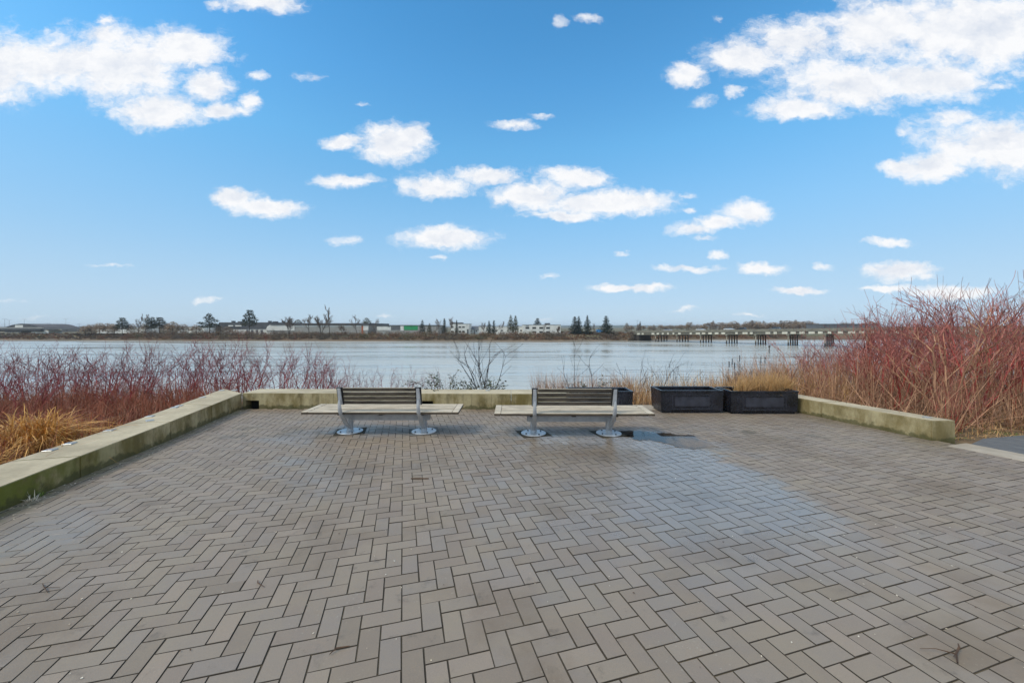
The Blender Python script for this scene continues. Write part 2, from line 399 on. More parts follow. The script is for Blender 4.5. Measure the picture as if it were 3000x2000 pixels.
def water_mat():
    m, t, b = new_mat('water')
    pos = t.node('ShaderNodeNewGeometry').outputs['Position']
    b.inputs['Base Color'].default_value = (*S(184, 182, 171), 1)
    st = t.noise(t.v('MULTIPLY', pos, (0.014, 0.10, 1.0)), 1.0, 5, 0.62)
    t.l.new(t.m('ADD', 0.05, t.m('MULTIPLY', t.smooth(st, 0.36, 0.6), 0.26)), b.inputs['Roughness'])
    b.inputs['IOR'].default_value = 1.33
    b.inputs['Specular IOR Level'].default_value = 0.75
    w1 = t.noise(t.v('MULTIPLY', pos, (0.35, 0.9, 1.0)), 1.0, 5, 0.6)
    w2 = t.noise(t.v('MULTIPLY', pos, (0.035, 0.16, 1.0)), 1.0, 4, 0.6)
    w3 = t.noise(t.v('MULTIPLY', pos, (1.6, 3.2, 1.0)), 1.0, 3, 0.6)
    hgt = t.m('ADD', t.m('MULTIPLY', w1, 0.10), t.m('ADD', t.m('MULTIPLY', w2, 0.7), t.m('MULTIPLY', w3, 0.012)))
    calm = t.smooth(t.noise(t.v('MULTIPLY', pos, (0.008, 0.05, 1.0)), 1.0, 4, 0.6), 0.35, 0.65)
    bn = t.node('ShaderNodeBump'); bn.inputs['Distance'].default_value = 1.0
    t.l.new(t.m('ADD', 0.16, t.m('MULTIPLY', calm, 0.75)), bn.inputs['Strength'])
    t.l.new(hgt, bn.inputs['Height']); t.l.new(bn.outputs[0], b.inputs['Normal'])
water_mat()
# far buildings and bridge
mat('white_wall', S(224, 222, 214), S(208, 206, 198), 0.4, 0.85)
mat('grey_wall', S(160, 158, 152), S(142, 140, 134), 0.4, 0.85)
mat('dark_cladding', S(84, 86, 88), S(72, 74, 78), 0.5, 0.7)
mat('roof_grey', S(104, 106, 108), S(88, 90, 92), 0.5, 0.8)
mat('green_panel', S(46, 150, 92), S(40, 136, 82), 0.5, 0.6)
mat('orange_panel', S(172, 98, 62), S(150, 84, 56), 0.5, 0.7)
mat('window_dark', S(58, 58, 56), S(44, 46, 46), 0.5, 0.2)
mat('bridge_concrete', S(122, 118, 104), S(104, 100, 90), 0.35, 0.9)
mat('bridge_pale', S(204, 200, 184), S(186, 180, 162), 0.5, 0.85)
mat('pile_dark', S(72, 66, 60), S(52, 48, 46), 0.8, 0.85)
mat('pile_sunlit', S(158, 150, 134), S(130, 122, 108), 0.8, 0.85)
mat('car_white', S(222, 222, 220), S(212, 212, 210), 1, 0.25)
mat('car_grey', S(92, 96, 102), S(84, 88, 94), 1, 0.25)
mat('car_silver', S(166, 168, 170), S(156, 158, 160), 1, 0.25)
mat('car_dark', S(46, 48, 52), S(40, 42, 46), 1, 0.25)
mat('truck_blue', S(58, 136, 190), S(50, 126, 180), 1, 0.4)
mat('glass_dark', S(34, 38, 42), S(28, 32, 36), 1, 0.08)
mat('tyre', S(30, 30, 30), S(24, 24, 24), 4, 0.8)
mat('pole_grey', S(120, 122, 124), S(104, 106, 108), 1, 0.5, metal=0.3)
mat('hangar_roof', S(96, 92, 90), S(82, 78, 78), 0.2, 0.8)
mat('hill', S(84, 96, 84), S(72, 82, 74), 0.004, 0.95)
m, t, b = new_mat('puddle_water')
geo = t.node('ShaderNodeNewGeometry'); pos = geo.outputs['Position']
t.n.remove(b)
px, py, pz = t.xyz(pos)
e1 = t.v('LENGTH', t.v('MULTIPLY_ADD', pos, (1 / 0.38, 1 / 0.22, 0.0), (-1.96 / 0.38, -6.30 / 0.22, 0.0)))
e2 = t.v('LENGTH', t.v('MULTIPLY_ADD', pos, (1 / 0.50, 1 / 0.30, 0.0), (-2.42 / 0.50, -6.08 / 0.30, 0.0)))
e3 = t.v('LENGTH', t.v('MULTIPLY_ADD', pos, (1 / 0.34, 1 / 0.26, 0.0), (-2.7 / 0.34, -5.72 / 0.26, 0.0)))
em = t.m('SMOOTH_MIN', t.m('SMOOTH_MIN', e1, e2, 0.3), e3, 0.3)
em = t.m('ADD', em, t.m('MULTIPLY', t.m('SUBTRACT', t.noise(pos, 4.5, 6, 0.65), 0.5), 1.9))
cover = t.smooth(em, 1.02, 0.9)
tr0 = t.node('ShaderNodeBsdfTransparent')
tr1 = t.node('ShaderNodeBsdfTransparent'); tr1.inputs[0].default_value = (0.72, 0.70, 0.67, 1)
gl = t.node('ShaderNodeBsdfGlossy'); gl.inputs['Roughness'].default_value = 0.02
fr = t.node('ShaderNodeFresnel'); fr.inputs[0].default_value = 1.4
mx1 = t.node('ShaderNodeMixShader'); t.l.new(fr.outputs[0], mx1.inputs[0]); t.l.new(tr1.outputs[0], mx1.inputs[1]); t.l.new(gl.outputs[0], mx1.inputs[2])
mx2 = t.node('ShaderNodeMixShader'); t.l.new(cover, mx2.inputs[0]); t.l.new(tr0.outputs[0], mx2.inputs[1]); t.l.new(mx1.outputs[0], mx2.inputs[2])
t.l.new(mx2.outputs[0], t.n['Material Output'].inputs[0])

# ------------------------------------------------------------------ mesh helpers
def link(name, me, material=None, parent=None):
    o = bpy.data.objects.new(name, me)
    COL.objects.link(o)
    if material and me is not None and not me.materials: me.materials.append(MATS[material])
    if parent is not None: o.parent = parent
    return o
def tag(o, label=None, cat=None, group=None, kind=None):
    for k, v in (('label', label), ('category', cat), ('group', group), ('kind', kind)):
        if v: o[k] = v
    return o
def empty(name, loc=(0, 0, 0), rz=0.0, label=None, cat=None, group=None):
    o = bpy.data.objects.new(name, None); COL.objects.link(o)
    o.location = loc; o.rotation_euler = (0, 0, rz); o.empty_display_size = 0.2
    return tag(o, label, cat, group)
def np_mesh(name, V, Fq, smooth=False):
    V = np.asarray(V, dtype=np.float32); Fq = np.asarray(Fq, dtype=np.int32)
    me = bpy.data.meshes.new(name)
    k = Fq.shape[1]
    me.vertices.add(len(V)); me.vertices.foreach_set('co', V.ravel())
    me.loops.add(Fq.size); me.loops.foreach_set('vertex_index', Fq.ravel())
    me.polygons.add(len(Fq)); me.polygons.foreach_set('loop_start', np.arange(0, Fq.size, k, dtype=np.int32))
    me.polygons.foreach_set('use_smooth', np.full(len(Fq), smooth, dtype=bool))
    me.update(calc_edges=True)
    return me
class MB:
    def __init__(s): s.v = []; s.f = []
    def raw(s, vs, fs):
        o = len(s.v); s.v += [tuple(x) for x in vs]; s.f += [tuple(i + o for i in q) for q in fs]; return s
    def box(s, x0, x1, y0, y1, z0, z1):
        return s.raw([(x0, y0, z0), (x1, y0, z0), (x1, y1, z0), (x0, y1, z0), (x0, y0, z1), (x1, y0, z1), (x1, y1, z1), (x0, y1, z1)],
                     [(0, 3, 2, 1), (4, 5, 6, 7), (0, 1, 5, 4), (1, 2, 6, 5), (2, 3, 7, 6), (3, 0, 4, 7)])
    def prism(s, poly, z0, z1):
        n = len(poly)
        zz0 = z0 if isinstance(z0, (list, tuple)) else [z0] * n
        zz1 = z1 if isinstance(z1, (list, tuple)) else [z1] * n
        vs = [(x, y, a) for (x, y), a in zip(poly, zz0)] + [(x, y, a) for (x, y), a in zip(poly, zz1)]
        return s.raw(vs, [tuple(range(n - 1, -1, -1)), tuple(range(n, 2 * n))] + [(i, (i + 1) % n, n + (i + 1) % n, n + i) for i in range(n)])
    def cyl(s, c, r, z0, z1, n=20, r1=None):
        r1 = r if r1 is None else r1
        a = [2 * math.pi * i / n for i in range(n)]
        vs = [(c[0] + r * math.cos(t), c[1] + r * math.sin(t), z0) for t in a] + [(c[0] + r1 * math.cos(t), c[1] + r1 * math.sin(t), z1) for t in a]
        return s.raw(vs, [tuple(range(n - 1, -1, -1)), tuple(range(n, 2 * n))] + [(i, (i + 1) % n, n + (i + 1) % n, n + i) for i in range(n)])
    def build(s, name, material, parent=None, bevel=0.0, seg=1, smooth=False):
        me = bpy.data.meshes.new(name); me.from_pydata(s.v, [], s.f)
        if bevel:
            bm = bmesh.new(); bm.from_mesh(me)
            ed = [e for e in bm.edges if len(e.link_faces) == 2 and e.calc_face_angle(0) > 0.5]
            bmesh.ops.bevel(bm, geom=ed, offset=bevel, segments=seg, affect='EDGES', clamp_overlap=True)
            bm.to_mesh(me); bm.free()
        if smooth:
            me.polygons.foreach_set('use_smooth', [True] * len(me.polygons))
            me.set_sharp_from_angle(angle=R(40))
        me.update()
        return link(name, me, material, parent)
def tubes(segs, sides=3):
    """segs: (n, 8) p0 p1 r0 r1 -> verts, quads"""
    A = np.asarray(segs, dtype=np.float64).reshape(-1, 8)
    p0, p1, r0, r1 = A[:, :3], A[:, 3:6], A[:, 6:7], A[:, 7:8]
    d = p1 - p0; d /= np.maximum(np.linalg.norm(d, axis=1, keepdims=True), 1e-9)
    ref = np.where(np.abs(d[:, 2:3]) < 0.9, np.array([[0, 0, 1.0]]), np.array([[1.0, 0, 0]]))
    e1 = np.cross(d, ref); e1 /= np.linalg.norm(e1, axis=1, keepdims=True)
    e2 = np.cross(d, e1)
    V = []
    for p, r in ((p0, r0), (p1, r1)):
        for k in range(sides):
            a = 2 * math.pi * k / sides
            V.append(p + r * (math.cos(a) * e1 + math.sin(a) * e2))
    V = np.stack(V, axis=1)
    n = len(A)
    base = (np.arange(n) * 2 * sides)[:, None]
    Q = np.concatenate([base + np.array([[k, (k + 1) % sides, sides + (k + 1) % sides, sides + k]]) for k in range(sides)], axis=0)
    return V.reshape(-1, 3), Q
def blades(P0, D, L, W, droop, rng, nseg=4):
    """grass blades: base points, horizontal+up directions, lengths, widths -> verts, quads (curved ribbons)"""
    n = len(P0)
    side = np.cross(D, np.array([[0, 0, 1.0]])); nn = np.linalg.norm(side, axis=1, keepdims=True)
    side = np.where(nn > 1e-4, side / np.maximum(nn, 1e-6), np.array([[1.0, 0, 0]]))
    rot = rng.uniform(-1, 1, (n, 1))
    side = side + rot * np.cross(side, D); side /= np.linalg.norm(side, axis=1, keepdims=True)
    V = []
    for k in range(nseg + 1):
        tt = k / nseg
        p = P0 + D * (L * tt)[:, None] + np.array([[0, 0, -1.0]]) * (droop * L * tt * tt)[:, None]
        p = p + D * np.array([[1, 1, 0]]) * (droop * L * tt * tt * 0.6)[:, None]
        w = (W * (1 - tt) ** 0.7 * 0.5 + 0.0004)[:, None]
        V += [p - side * w, p + side * w]
    V = np.stack(V, axis=1).reshape(-1, 3)
    m_ = 2 * (nseg + 1)
    base = (np.arange(n) * m_)[:, None]
    Q = np.concatenate([base + np.array([[2 * k, 2 * k + 1, 2 * k + 3, 2 * k + 2]]) for k in range(nseg)], axis=0)
    return V, Q
def at(px, py, Y):
    """the point seen in the photograph at (px, py) if it stands at distance Y"""
    return Vector(((px - 1500) / F * Y, Y, EYE + (HORIZON - py) / F * Y))
def fx(px, Y): return (px - 1500) / F * Y
def fz(py, Y): return EYE + (HORIZON - py) / F * Y
def copy_tree(o, parent=None):
    c = o.copy(); COL.objects.link(c); c.parent = parent
    for ch in list(o.children): copy_tree(ch, c)
    return c
def pav(y): return -PITCH * y

# ------------------------------------------------------------------ terrain, river, hills
WATER = -6.62
def shore(x):
    pts = [(-1500, 240), (-320, 235), (-200, 226), (-60, 218), (20, 218), (60, 226), (100, 243), (400, 250), (1500, 260)]
    return float(np.interp(x, [p[0] for p in pts], [p[1] for p in pts]))
def bank(x, y):
    """height of the near and far land"""
    if y < 9.0: return -0.0225 * y - 0.07
    edge = 9.3 + (2.2 if x > 6 else 0.0) * min(1.0, max(0.0, (x - 6) / 2.0))
    if y < 120:
        d = max(0.0, y - edge)
        z = -0.0225 * 9 - 0.07 - 0.27 * d * min(1.0, 0.25 + d / 4)
        z += 0.12 * mnoise.noise(Vector((x * 0.5, y * 0.5, 0))) * min(1.0, d)
        return max(z, -8.6)
    s = y - shore(x)
    if s < -6: return -8.6
    if s < 0: return -8.6 + (s + 6) / 6 * 1.98
    z = -6.62 + 0.9 * min(1, s / 2.5) + 2.4 * min(1, max(0, s - 2.5) / 7)
    return z + 0.25 * mnoise.noise(Vector((x * 0.06, y * 0.1, 3)))
xs = sorted(set([-6000, -3000, -1600, -900, -600, -500] + list(range(-420, 421, 14)) + [500, 600, 900, 1600, 3000, 6000] + [x * 0.8 for x in range(-24, 30)]))
ys = sorted(set([-40, -20, -8, -3, 0, 3, 6, 8] + [9 + 0.6 * i for i in range(30)] + list(range(28, 60, 4)) + [80, 119, 121, 160, 200] + list(range(208, 276, 2)) + [280, 300, 340, 400, 520, 700, 1000, 1600, 2600, 5000, 9000]))
V = [(x, y, bank(x, y)) for y in ys for x in xs]
nx_ = len(xs)
Q = [(j * nx_ + i, j * nx_ + i + 1, (j + 1) * nx_ + i + 1, (j + 1) * nx_ + i) for j in range(len(ys) - 1) for i in range(nx_ - 1)]
tag(link('ground', np_mesh('ground', V, Q, True), 'ground'), kind='structure')
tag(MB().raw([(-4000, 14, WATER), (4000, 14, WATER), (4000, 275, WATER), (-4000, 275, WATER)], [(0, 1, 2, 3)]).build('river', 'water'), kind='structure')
rng = random.Random(5)
hv, hf = [], []
hx = [-4200 + 60 * i for i in range(141)]
for i, x in enumerate(hx):
    h = 3 + 5 * (0.5 + 0.5 * mnoise.noise(Vector((x * 0.004, 0, 9)))) + 2 * mnoise.noise(Vector((x * 0.02, 4, 0)))
    h += 7 * math.exp(-((x - 900) / 700) ** 2)
    hv += [(x, 3000, -8), (x, 3040, h), (x, 3300, -8)]
    if i: hf += [(3 * i - 3, 3 * i, 3 * i + 1, 3 * i - 2), (3 * i - 2, 3 * i + 1, 3 * i + 2, 3 * i - 1)]
tag(link('distant_hills', np_mesh('distant_hills', hv, hf), 'hill'), kind='structure')

# ------------------------------------------------------------------ paving
U = 0.11
YAW = 0.2776
PX0, PY0 = -5.1476 * U, 17.8137 * U
cu, su = math.cos(YAW), math.sin(YAW)
def lat(u, v): return (PX0 + U * (u * cu - v * su), PY0 + U * (u * su + v * cu))
LW_IN = [(-3.62, -0.8), (-4.72, 3.53), (-5.307, 5.95), (-6.0, 8.50)]
def left_in(y): return float(np.interp(y, [p[1] for p in LW_IN], [p[0] for p in LW_IN])) if y > -0.8 else -3.62
def right_in(y):       # inner face of the right wall, and the pale strip that carries its line towards the viewer
    return 6.06 + (7.86 - y) * 0.205 if y > 5.6 else 6.47 + (5.55 - y) * 0.27
pavement = MB().raw([(-9, -3, -0.014), (11, -3, -0.014), (11, 8.45, -0.014), (-9, 8.45, -0.014)], [(0, 1, 2, 3)]).build('pavement', 'joint')
# keep the bed under the paving only
pavement.data.clear_geometry()
pavement.data.from_pydata([(-3.5, -2.0, -0.005), (8.5, -2.0, -0.005), (6.6, 5.6, -0.005), (6.1, 8.45, -0.005), (-6.05, 8.45, -0.005), (-4.72, 3.53, -0.005)], [], [(0, 1, 2, 3, 4, 5)])
pavement.rotation_euler = (-math.atan(PITCH), 0, 0)
tag(pavement, kind='structure')
def paver_mesh(lx, ly, jit):
    g_ = 0.0028; c = 0.0016
    a, b_ = lx / 2 - g_, ly / 2 - g_
    V = [(-a, -b_, -0.03), (a, -b_, -0.03), (a, b_, -0.03), (-a, b_, -0.03),
         (-a, -b_, -0.0018), (a, -b_, -0.0018), (a, b_, -0.0018), (-a, b_, -0.0018),
         (-a + c, -b_ + c, 0), (a - c, -b_ + c, 0), (a - c, b_ - c, 0), (-a + c, b_ - c, 0)]
    Fq = [(0, 1, 5, 4), (1, 2, 6, 5), (2, 3, 7, 6), (3, 0, 4, 7), (4, 5, 9, 8), (5, 6, 10, 9), (6, 7, 11, 10), (7, 4, 8, 11), (8, 9, 10, 11)]
    return V, Fq
BENCHES = [(-2.10, 6.43, 0.0), (0.975, 6.31, -0.006)]
prng = random.Random(11)
pav_list = []
for u in range(-80, 110):
    for kind in 'HV':
        k0 = -u if kind == 'H' else -u + 2
        for k in range(-40, 60):
            v = k0 + 4 * k
            if v < -60 or v > 110: continue
            c = lat(u + 1, v + 0.5) if kind == 'H' else lat(u + 0.5, v + 1)
            x, y = c
            if y < -1.2 or y > 8.42: continue
            if x < left_in(y) - 0.08 or x > right_in(y) + 0.09: continue
            pav_list.append((x, y, kind))
def in_frame(x, y):
    if y < 1.6: return False
    px = 1500 + F * x / y; py = HORIZON + F * (EYE + PITCH * y) / y
    return 20 < px < 2980 and py < 1980
order = sorted(range(len(pav_list)), key=lambda i: math.hypot(pav_list[i][0] * 0.55, pav_list[i][1]))
order = [i for i in order if in_frame(pav_list[i][0], pav_list[i][1])]
single = set(order[:300])
pvV, pvF = paver_mesh(2 * U, U, 0)
pme = [np_mesh('paver', pvV, pvF) for _ in range(1)][0]
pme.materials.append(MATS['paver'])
bigV, bigF = [], []
base = np.array(pvV)
for i, (x, y, kind) in enumerate(pav_list):
    rz = YAW + (math.pi / 2 if kind == 'V' else 0) + prng.gauss(0, 0.005) + (math.pi if prng.random() < 0.5 else 0)
    tx, ty = prng.gauss(0, 0.0022), prng.gauss(0, 0.0028)
    jx, jy, jz = prng.gauss(0, 0.0007), prng.gauss(0, 0.0007), prng.gauss(0, 0.0008)
    M = Matrix.Translation((x + jx, y + jy, jz)) @ Matrix.Rotation(rz, 4, 'Z') @ Matrix.Rotation(tx, 4, 'X') @ Matrix.Rotation(ty, 4, 'Y')
    if i in single:
        o = bpy.data.objects.new('paver', pme); COL.objects.link(o); o.parent = pavement; o.matrix_local = M
    else:
        A = np.array(M); bigF.append(np.array(pvF) + 12 * len(bigV)); bigV.append(base @ A[:3, :3].T + A[:3, 3])
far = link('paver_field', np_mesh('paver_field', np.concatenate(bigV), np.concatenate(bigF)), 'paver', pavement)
far['kind'] = 'stuff'
# pale concrete strip that edges the paving, asphalt path beyond it, strip in the gap of the wall
def on_pav(poly, z, name, material, thick=0.12):
    return MB().prism(poly, [pav(p[1]) + z - thick for p in poly], [pav(p[1]) + z for p in poly]).build(name, material, bevel=0.004)
tag(on_pav([(6.40, 5.62), (6.82, 5.75), (7.95, 1.6), (8.9, -2.0), (8.5, -2.0), (7.5, 1.6)], 0.005, 'kerb_strip', 'strip_concrete'), kind='structure')
tag(on_pav([(6.84, 5.72), (7.46, 6.06), (8.4, 6.27), (12, 6.6), (40, 8.0), (40, -6), (9.9, -6), (7.97, 1.6)], -0.01, 'path', 'asphalt'), kind='structure')
tag(on_pav([(0.9, 8.34), (6.1, 8.34), (6.1, 8.9), (0.9, 8.9)], 0.004, 'threshold_strip', 'strip_concrete', 0.2), kind='structure')
# puddle beside the right bench
pd = MB()
pd.raw([(1.2, 4.9, pav(4.9) + 0.0042), (3.5, 4.9, pav(4.9) + 0.0042), (3.5, 6.9, pav(6.9) + 0.0042), (1.2, 6.9, pav(6.9) + 0.0042)], [(0, 1, 2, 3)])
tag(pd.build('puddle', 'puddle_water'), kind='structure')

# ------------------------------------------------------------------ seat walls
TOP = 0.148
def lerp2(a, b, t_): return (a[0] + (b[0] - a[0]) * t_, a[1] + (b[1] - a[1]) * t_)
def along(poly, y): return (float(np.interp(y, [p[1] for p in poly], [p[0] for p in poly])), y)
LW_OUT = [(-4.24, -0.95), (-5.30, 3.37), (-5.87, 5.80), (-6.86, 9.10)]
lw = empty('concrete_wall', (-5.2, 4.0, pav(4)), label='long low concrete seat wall running back along the left edge of the paving, mossy face', cat='wall')
def wall_block(poly, z0, z1, root, material='wall_concrete', name='wall_block', bevel=0.006):
    o = MB().prism(poly, z0, z1).build(name, material, root, bevel=bevel, seg=2)
    o.matrix_parent_inverse = root.matrix_basis.inverted()
    return o
cuts = [-0.8, 0.9, 2.75, 4.36, 5.95, 7.18, 8.5]
outc = [-0.95, 0.75, 2.6, 4.2, 5.83, 7.35, 9.10]
for i in range(len(cuts) - 1):
    g_ = 0.0016
    a0, a1 = along(LW_IN, cuts[i] + g_), along(LW_IN, cuts[i + 1] - (g_ if i < len(cuts) - 2 else 0.0))
    b0, b1 = along(LW_OUT, outc[i] + g_), along(LW_OUT, outc[i + 1] - (g_ if i < len(cuts) - 2 else 0.0))
    wall_block([a0, a1, b1, b0][::-1], -0.5, TOP, lw)
def steel_plate(x, y, rz, root, size=0.105, z=TOP):
    o = MB().box(-size / 2, size / 2, -size / 2, size / 2, -0.004, 0.012).build('steel_plate', 'plate_steel', root, bevel=0.004)
    o.matrix_parent_inverse = root.matrix_basis.inverted()
    o.location = (x, y, z); o.rotation_euler = (0, 0, rz)
for (px, py) in ((131, 1319), (168, 1300), (301, 1261), (421, 1220), (439, 1232), (499, 1194), (516, 1189), (587, 1164), (648, 1144), (687, 1143)):
    Y = (EYE - TOP) * F / (py - HORIZON)
    x = (px - 1500) / F * Y
    steel_plate(max(x, along(LW_OUT, Y)[0] + 0.075), Y, 0.26 if px != 439 else 0.9, lw, 0.1)
bw = empty('concrete_wall', (-2.3, 8.7, pav(8.7)), label='low concrete seat wall across the back of the paving behind both benches', cat='wall')
def yb(x): return 8.50 - (x + 6.0) * 0.016
BWD = 0.6
for (x0, x1, holes) in ((-5.995, -3.1, [(-5.92, -5.62)]), (-3.095, -0.022, [(-2.03, -1.74)]), (-0.016, 1.30, [])):
    hole_top = -0.02
    if holes:
        h0, h1 = holes[0]
        # a block with a drain slot cut through its foot
        n = MB()
        prof = [(x0, -0.5), (h0, -0.5), (h0, hole_top), (h1, hole_top), (h1, -0.5), (x1, -0.5), (x1, TOP), (x0, TOP)]
        vs = [(x, yb(x), z) for x, z in prof] + [(x if x > -5.9 or z < 9 else x, yb(x) + BWD, z) for x, z in prof]
        k = len(prof)
        fs = [(0, 1, 2, 7), (7, 2, 3, 6), (3, 4, 5, 6)]
        fs += [tuple(k + i for i in reversed(q)) for q in ((0, 1, 2, 7), (7, 2, 3, 6), (3, 4, 5, 6))]
        fs += [(i, k + i, k + (i + 1) % k, (i + 1) % k) for i in range(k)]
        n.raw(vs, fs)
        o = n.build('wall_block', 'wall_concrete', bw, bevel=0.008, seg=2)
        o.matrix_parent_inverse = bw.matrix_basis.inverted()
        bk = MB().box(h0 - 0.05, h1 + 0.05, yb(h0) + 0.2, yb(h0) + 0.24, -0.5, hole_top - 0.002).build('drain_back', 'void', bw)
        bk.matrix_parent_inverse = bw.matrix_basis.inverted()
    else:
        wall_block([(x0, yb(x0)), (x1, yb(x1)), (x1, yb(x1) + BWD), (x0, yb(x0) + BWD)], -0.5, TOP, bw)
steel_plate(fx(1429, 8.85), 8.82, 0.0, bw, 0.1)
steel_plate(-3.6, 8.9, 0.0, bw, 0.1)
rw = empty('concrete_wall', (6.4, 6.9, pav(6.9)), label='short low concrete seat wall at the right edge, stained face, squared end towards the viewer', cat='wall')
rwp = [(6.45, 5.88), (6.81, 5.85), (6.56, 7.3), (6.18, 7.25)]
wall_block([(6.45, 5.88), (6.84, 5.90), (6.55, 7.60), (6.115, 7.56)], [-0.5] * 4, [0.178, 0.178, 0.135, 0.135], rw, 'right_wall_concrete', bevel=0.012)
wall_block([(6.113, 7.568), (6.548, 7.608), (6.25, 9.3), (5.78, 9.25)], [-0.5] * 4, [0.135, 0.135, 0.10, 0.10], rw, 'right_wall_concrete', bevel=0.012)
steel_plate(6.62, 6.1, 0.2, rw, 0.09, 0.174)

# ------------------------------------------------------------------ benches
def bench_parts(root):
    ZS = 0.415; L = 1.25; Y0, Y1 = -0.36, 0.28
    # seat: two end boards and six long slats
    for sx in (-1, 1):
        xa, xb = sorted((sx * L, sx * (L - 0.1)))
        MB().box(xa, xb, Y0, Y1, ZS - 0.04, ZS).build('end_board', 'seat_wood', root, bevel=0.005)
    n = 6; w = (Y1 - Y0 - 5 * 0.026) / n
    for i in range(n):
        y = Y0 + i * (w + 0.026)
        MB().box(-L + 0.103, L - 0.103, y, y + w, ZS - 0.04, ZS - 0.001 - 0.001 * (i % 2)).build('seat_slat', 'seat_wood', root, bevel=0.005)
    # battens and beam under the seat
    for x in (-0.66, 0.0, 0.66):
        MB().raw([(x - 0.03, Y0 + 0.04, ZS - 0.062), (x + 0.03, Y0 + 0.04, ZS - 0.062), (x + 0.03, -0.05, 0.313), (x - 0.03, -0.05, 0.313), (x - 0.03, 0.05, 0.313), (x + 0.03, 0.05, 0.313), (x + 0.03, Y1 - 0.04, ZS - 0.062), (x - 0.03, Y1 - 0.04, ZS - 0.062), (x - 0.03, Y0 + 0.04, ZS - 0.042), (x + 0.03, Y0 + 0.04, ZS - 0.042), (x + 0.03, Y1 - 0.04, ZS - 0.042), (x - 0.03, Y1 - 0.04, ZS - 0.042)], [(0, 3, 2, 1), (3, 4, 5, 2), (4, 7, 6, 5), (8, 9, 10, 11), (0, 1, 9, 8), (7, 11, 10, 6), (1, 2, 5, 6, 10, 9), (0, 8, 11, 7, 4, 3)]).build('seat_batten', 'bench_dark', root)
    MB().box(-0.73, 0.73, -0.045, 0.05, 0.205, 0.312).build('beam', 'bench_metal', root, bevel=0.012, seg=2)
    # backrest: four slats between two dark end boards, leaning towards the viewer
    def back(z): return -0.315 - (z - 0.50) * 0.27
    hz = 0.058
    for i in range(4):
        z = 0.535 + i * (hz + 0.013)
        ya, yb_ = back(z), back(z + hz)
        MB().raw([(-0.57, ya - 0.018, z), (0.57, ya - 0.018, z), (0.57, ya + 0.018, z), (-0.57, ya + 0.018, z),
                  (-0.57, yb_ - 0.018, z + hz), (0.57, yb_ - 0.018, z + hz), (0.57, yb_ + 0.018, z + hz), (-0.57, yb_ + 0.018, z + hz)],
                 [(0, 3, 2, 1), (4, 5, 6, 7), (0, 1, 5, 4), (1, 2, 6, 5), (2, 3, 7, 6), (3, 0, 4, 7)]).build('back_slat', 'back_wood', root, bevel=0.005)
    for sx in (-1, 1):
        xa, xb = sorted((sx * 0.575, sx * 0.665))
        z0, z1 = 0.525, 0.815
        MB().raw([(xa, back(z0) - 0.017, z0), (xb, back(z0) - 0.017, z0), (xb, back(z0) + 0.019, z0), (xa, back(z0) + 0.019, z0),
                  (xa, back(z1) - 0.017, z1), (xb, back(z1) - 0.017, z1), (xb, back(z1) + 0.019, z1), (xa, back(z1) + 0.019, z1)],
                 [(0, 3, 2, 1), (4, 5, 6, 7), (0, 1, 5, 4), (1, 2, 6, 5), (2, 3, 7, 6), (3, 0, 4, 7)]).build('back_end_board', 'bench_dark', root, bevel=0.004)
        # bracket on the back of the end board
        zb0, zb1 = 0.53, 0.80
        xc = sx * 0.62
        MB().raw([(xc - 0.034, back(zb0) - 0.040, zb0), (xc + 0.034, back(zb0) - 0.040, zb0), (xc + 0.034, back(zb0) - 0.018, zb0), (xc - 0.034, back(zb0) - 0.018, zb0),
                  (xc - 0.026, back(zb1) - 0.036, zb1), (xc + 0.026, back(zb1) - 0.036, zb1), (xc + 0.026, back(zb1) - 0.018, zb1), (xc - 0.026, back(zb1) - 0.018, zb1)],
                 [(0, 3, 2, 1), (4, 5, 6, 7), (0, 1, 5, 4), (1, 2, 6, 5), (2, 3, 7, 6), (3, 0, 4, 7)]).build('back_bracket', 'bench_metal', root, bevel=0.006, seg=2)
        # curved steel arm from the pedestal up behind the seat
        path = [(-0.03, 0.075), (-0.09, 0.115), (-0.155, 0.17), (-0.215, 0.235), (-0.275, 0.30), (-0.335, 0.36), (-0.380, 0.425), (-0.402, 0.50), (-0.408, 0.575), (-0.408, 0.615)]
        wd = [0.026, 0.029, 0.031, 0.032, 0.032, 0.031, 0.029, 0.026, 0.021, 0.009]
        th = [0.030, 0.028, 0.026, 0.025, 0.024, 0.023, 0.022, 0.020, 0.016, 0.010]
        mb = MB(); ring = []
        for i, (y, z) in enumerate(path):
            a = path[max(0, i - 1)]; b_ = path[min(len(path) - 1, i + 1)]
            tx, tz = b_[0] - a[0], b_[1] - a[1]; q = math.hypot(tx, tz); nx2, nz2 = -tz / q, tx / q
            h = th[i] / 2
            ring.append([(xc - wd[i], y + nx2 * h * 0.4, z + nz2 * h * 0.4), (xc - wd[i] * 0.55, y + nx2 * h, z + nz2 * h), (xc + wd[i] * 0.55, y + nx2 * h, z + nz2 * h), (xc + wd[i], y + nx2 * h * 0.4, z + nz2 * h * 0.4),
                         (xc + wd[i], y - nx2 * h, z - nz2 * h), (xc - wd[i], y - nx2 * h, z - nz2 * h)])
        vs = [p for r_ in ring for p in r_]; fs = []
        for i in range(len(ring) - 1):
            for j in range(6):
                fs.append((6 * i + j, 6 * i + (j + 1) % 6, 6 * i + 6 + (j + 1) % 6, 6 * i + 6 + j))
        fs += [tuple(range(5, -1, -1)), tuple(6 * (len(ring) - 1) + j for j in range(6))]
        mb.raw(vs, fs); o = mb.build('arm', 'bench_metal', root, smooth=True)
        # pedestal with round base plate and bolts
        pe = MB().cyl((xc, 0.0), 0.052, 0.012, 0.25, 28).build('pedestal', 'bench_metal', root, smooth=True)
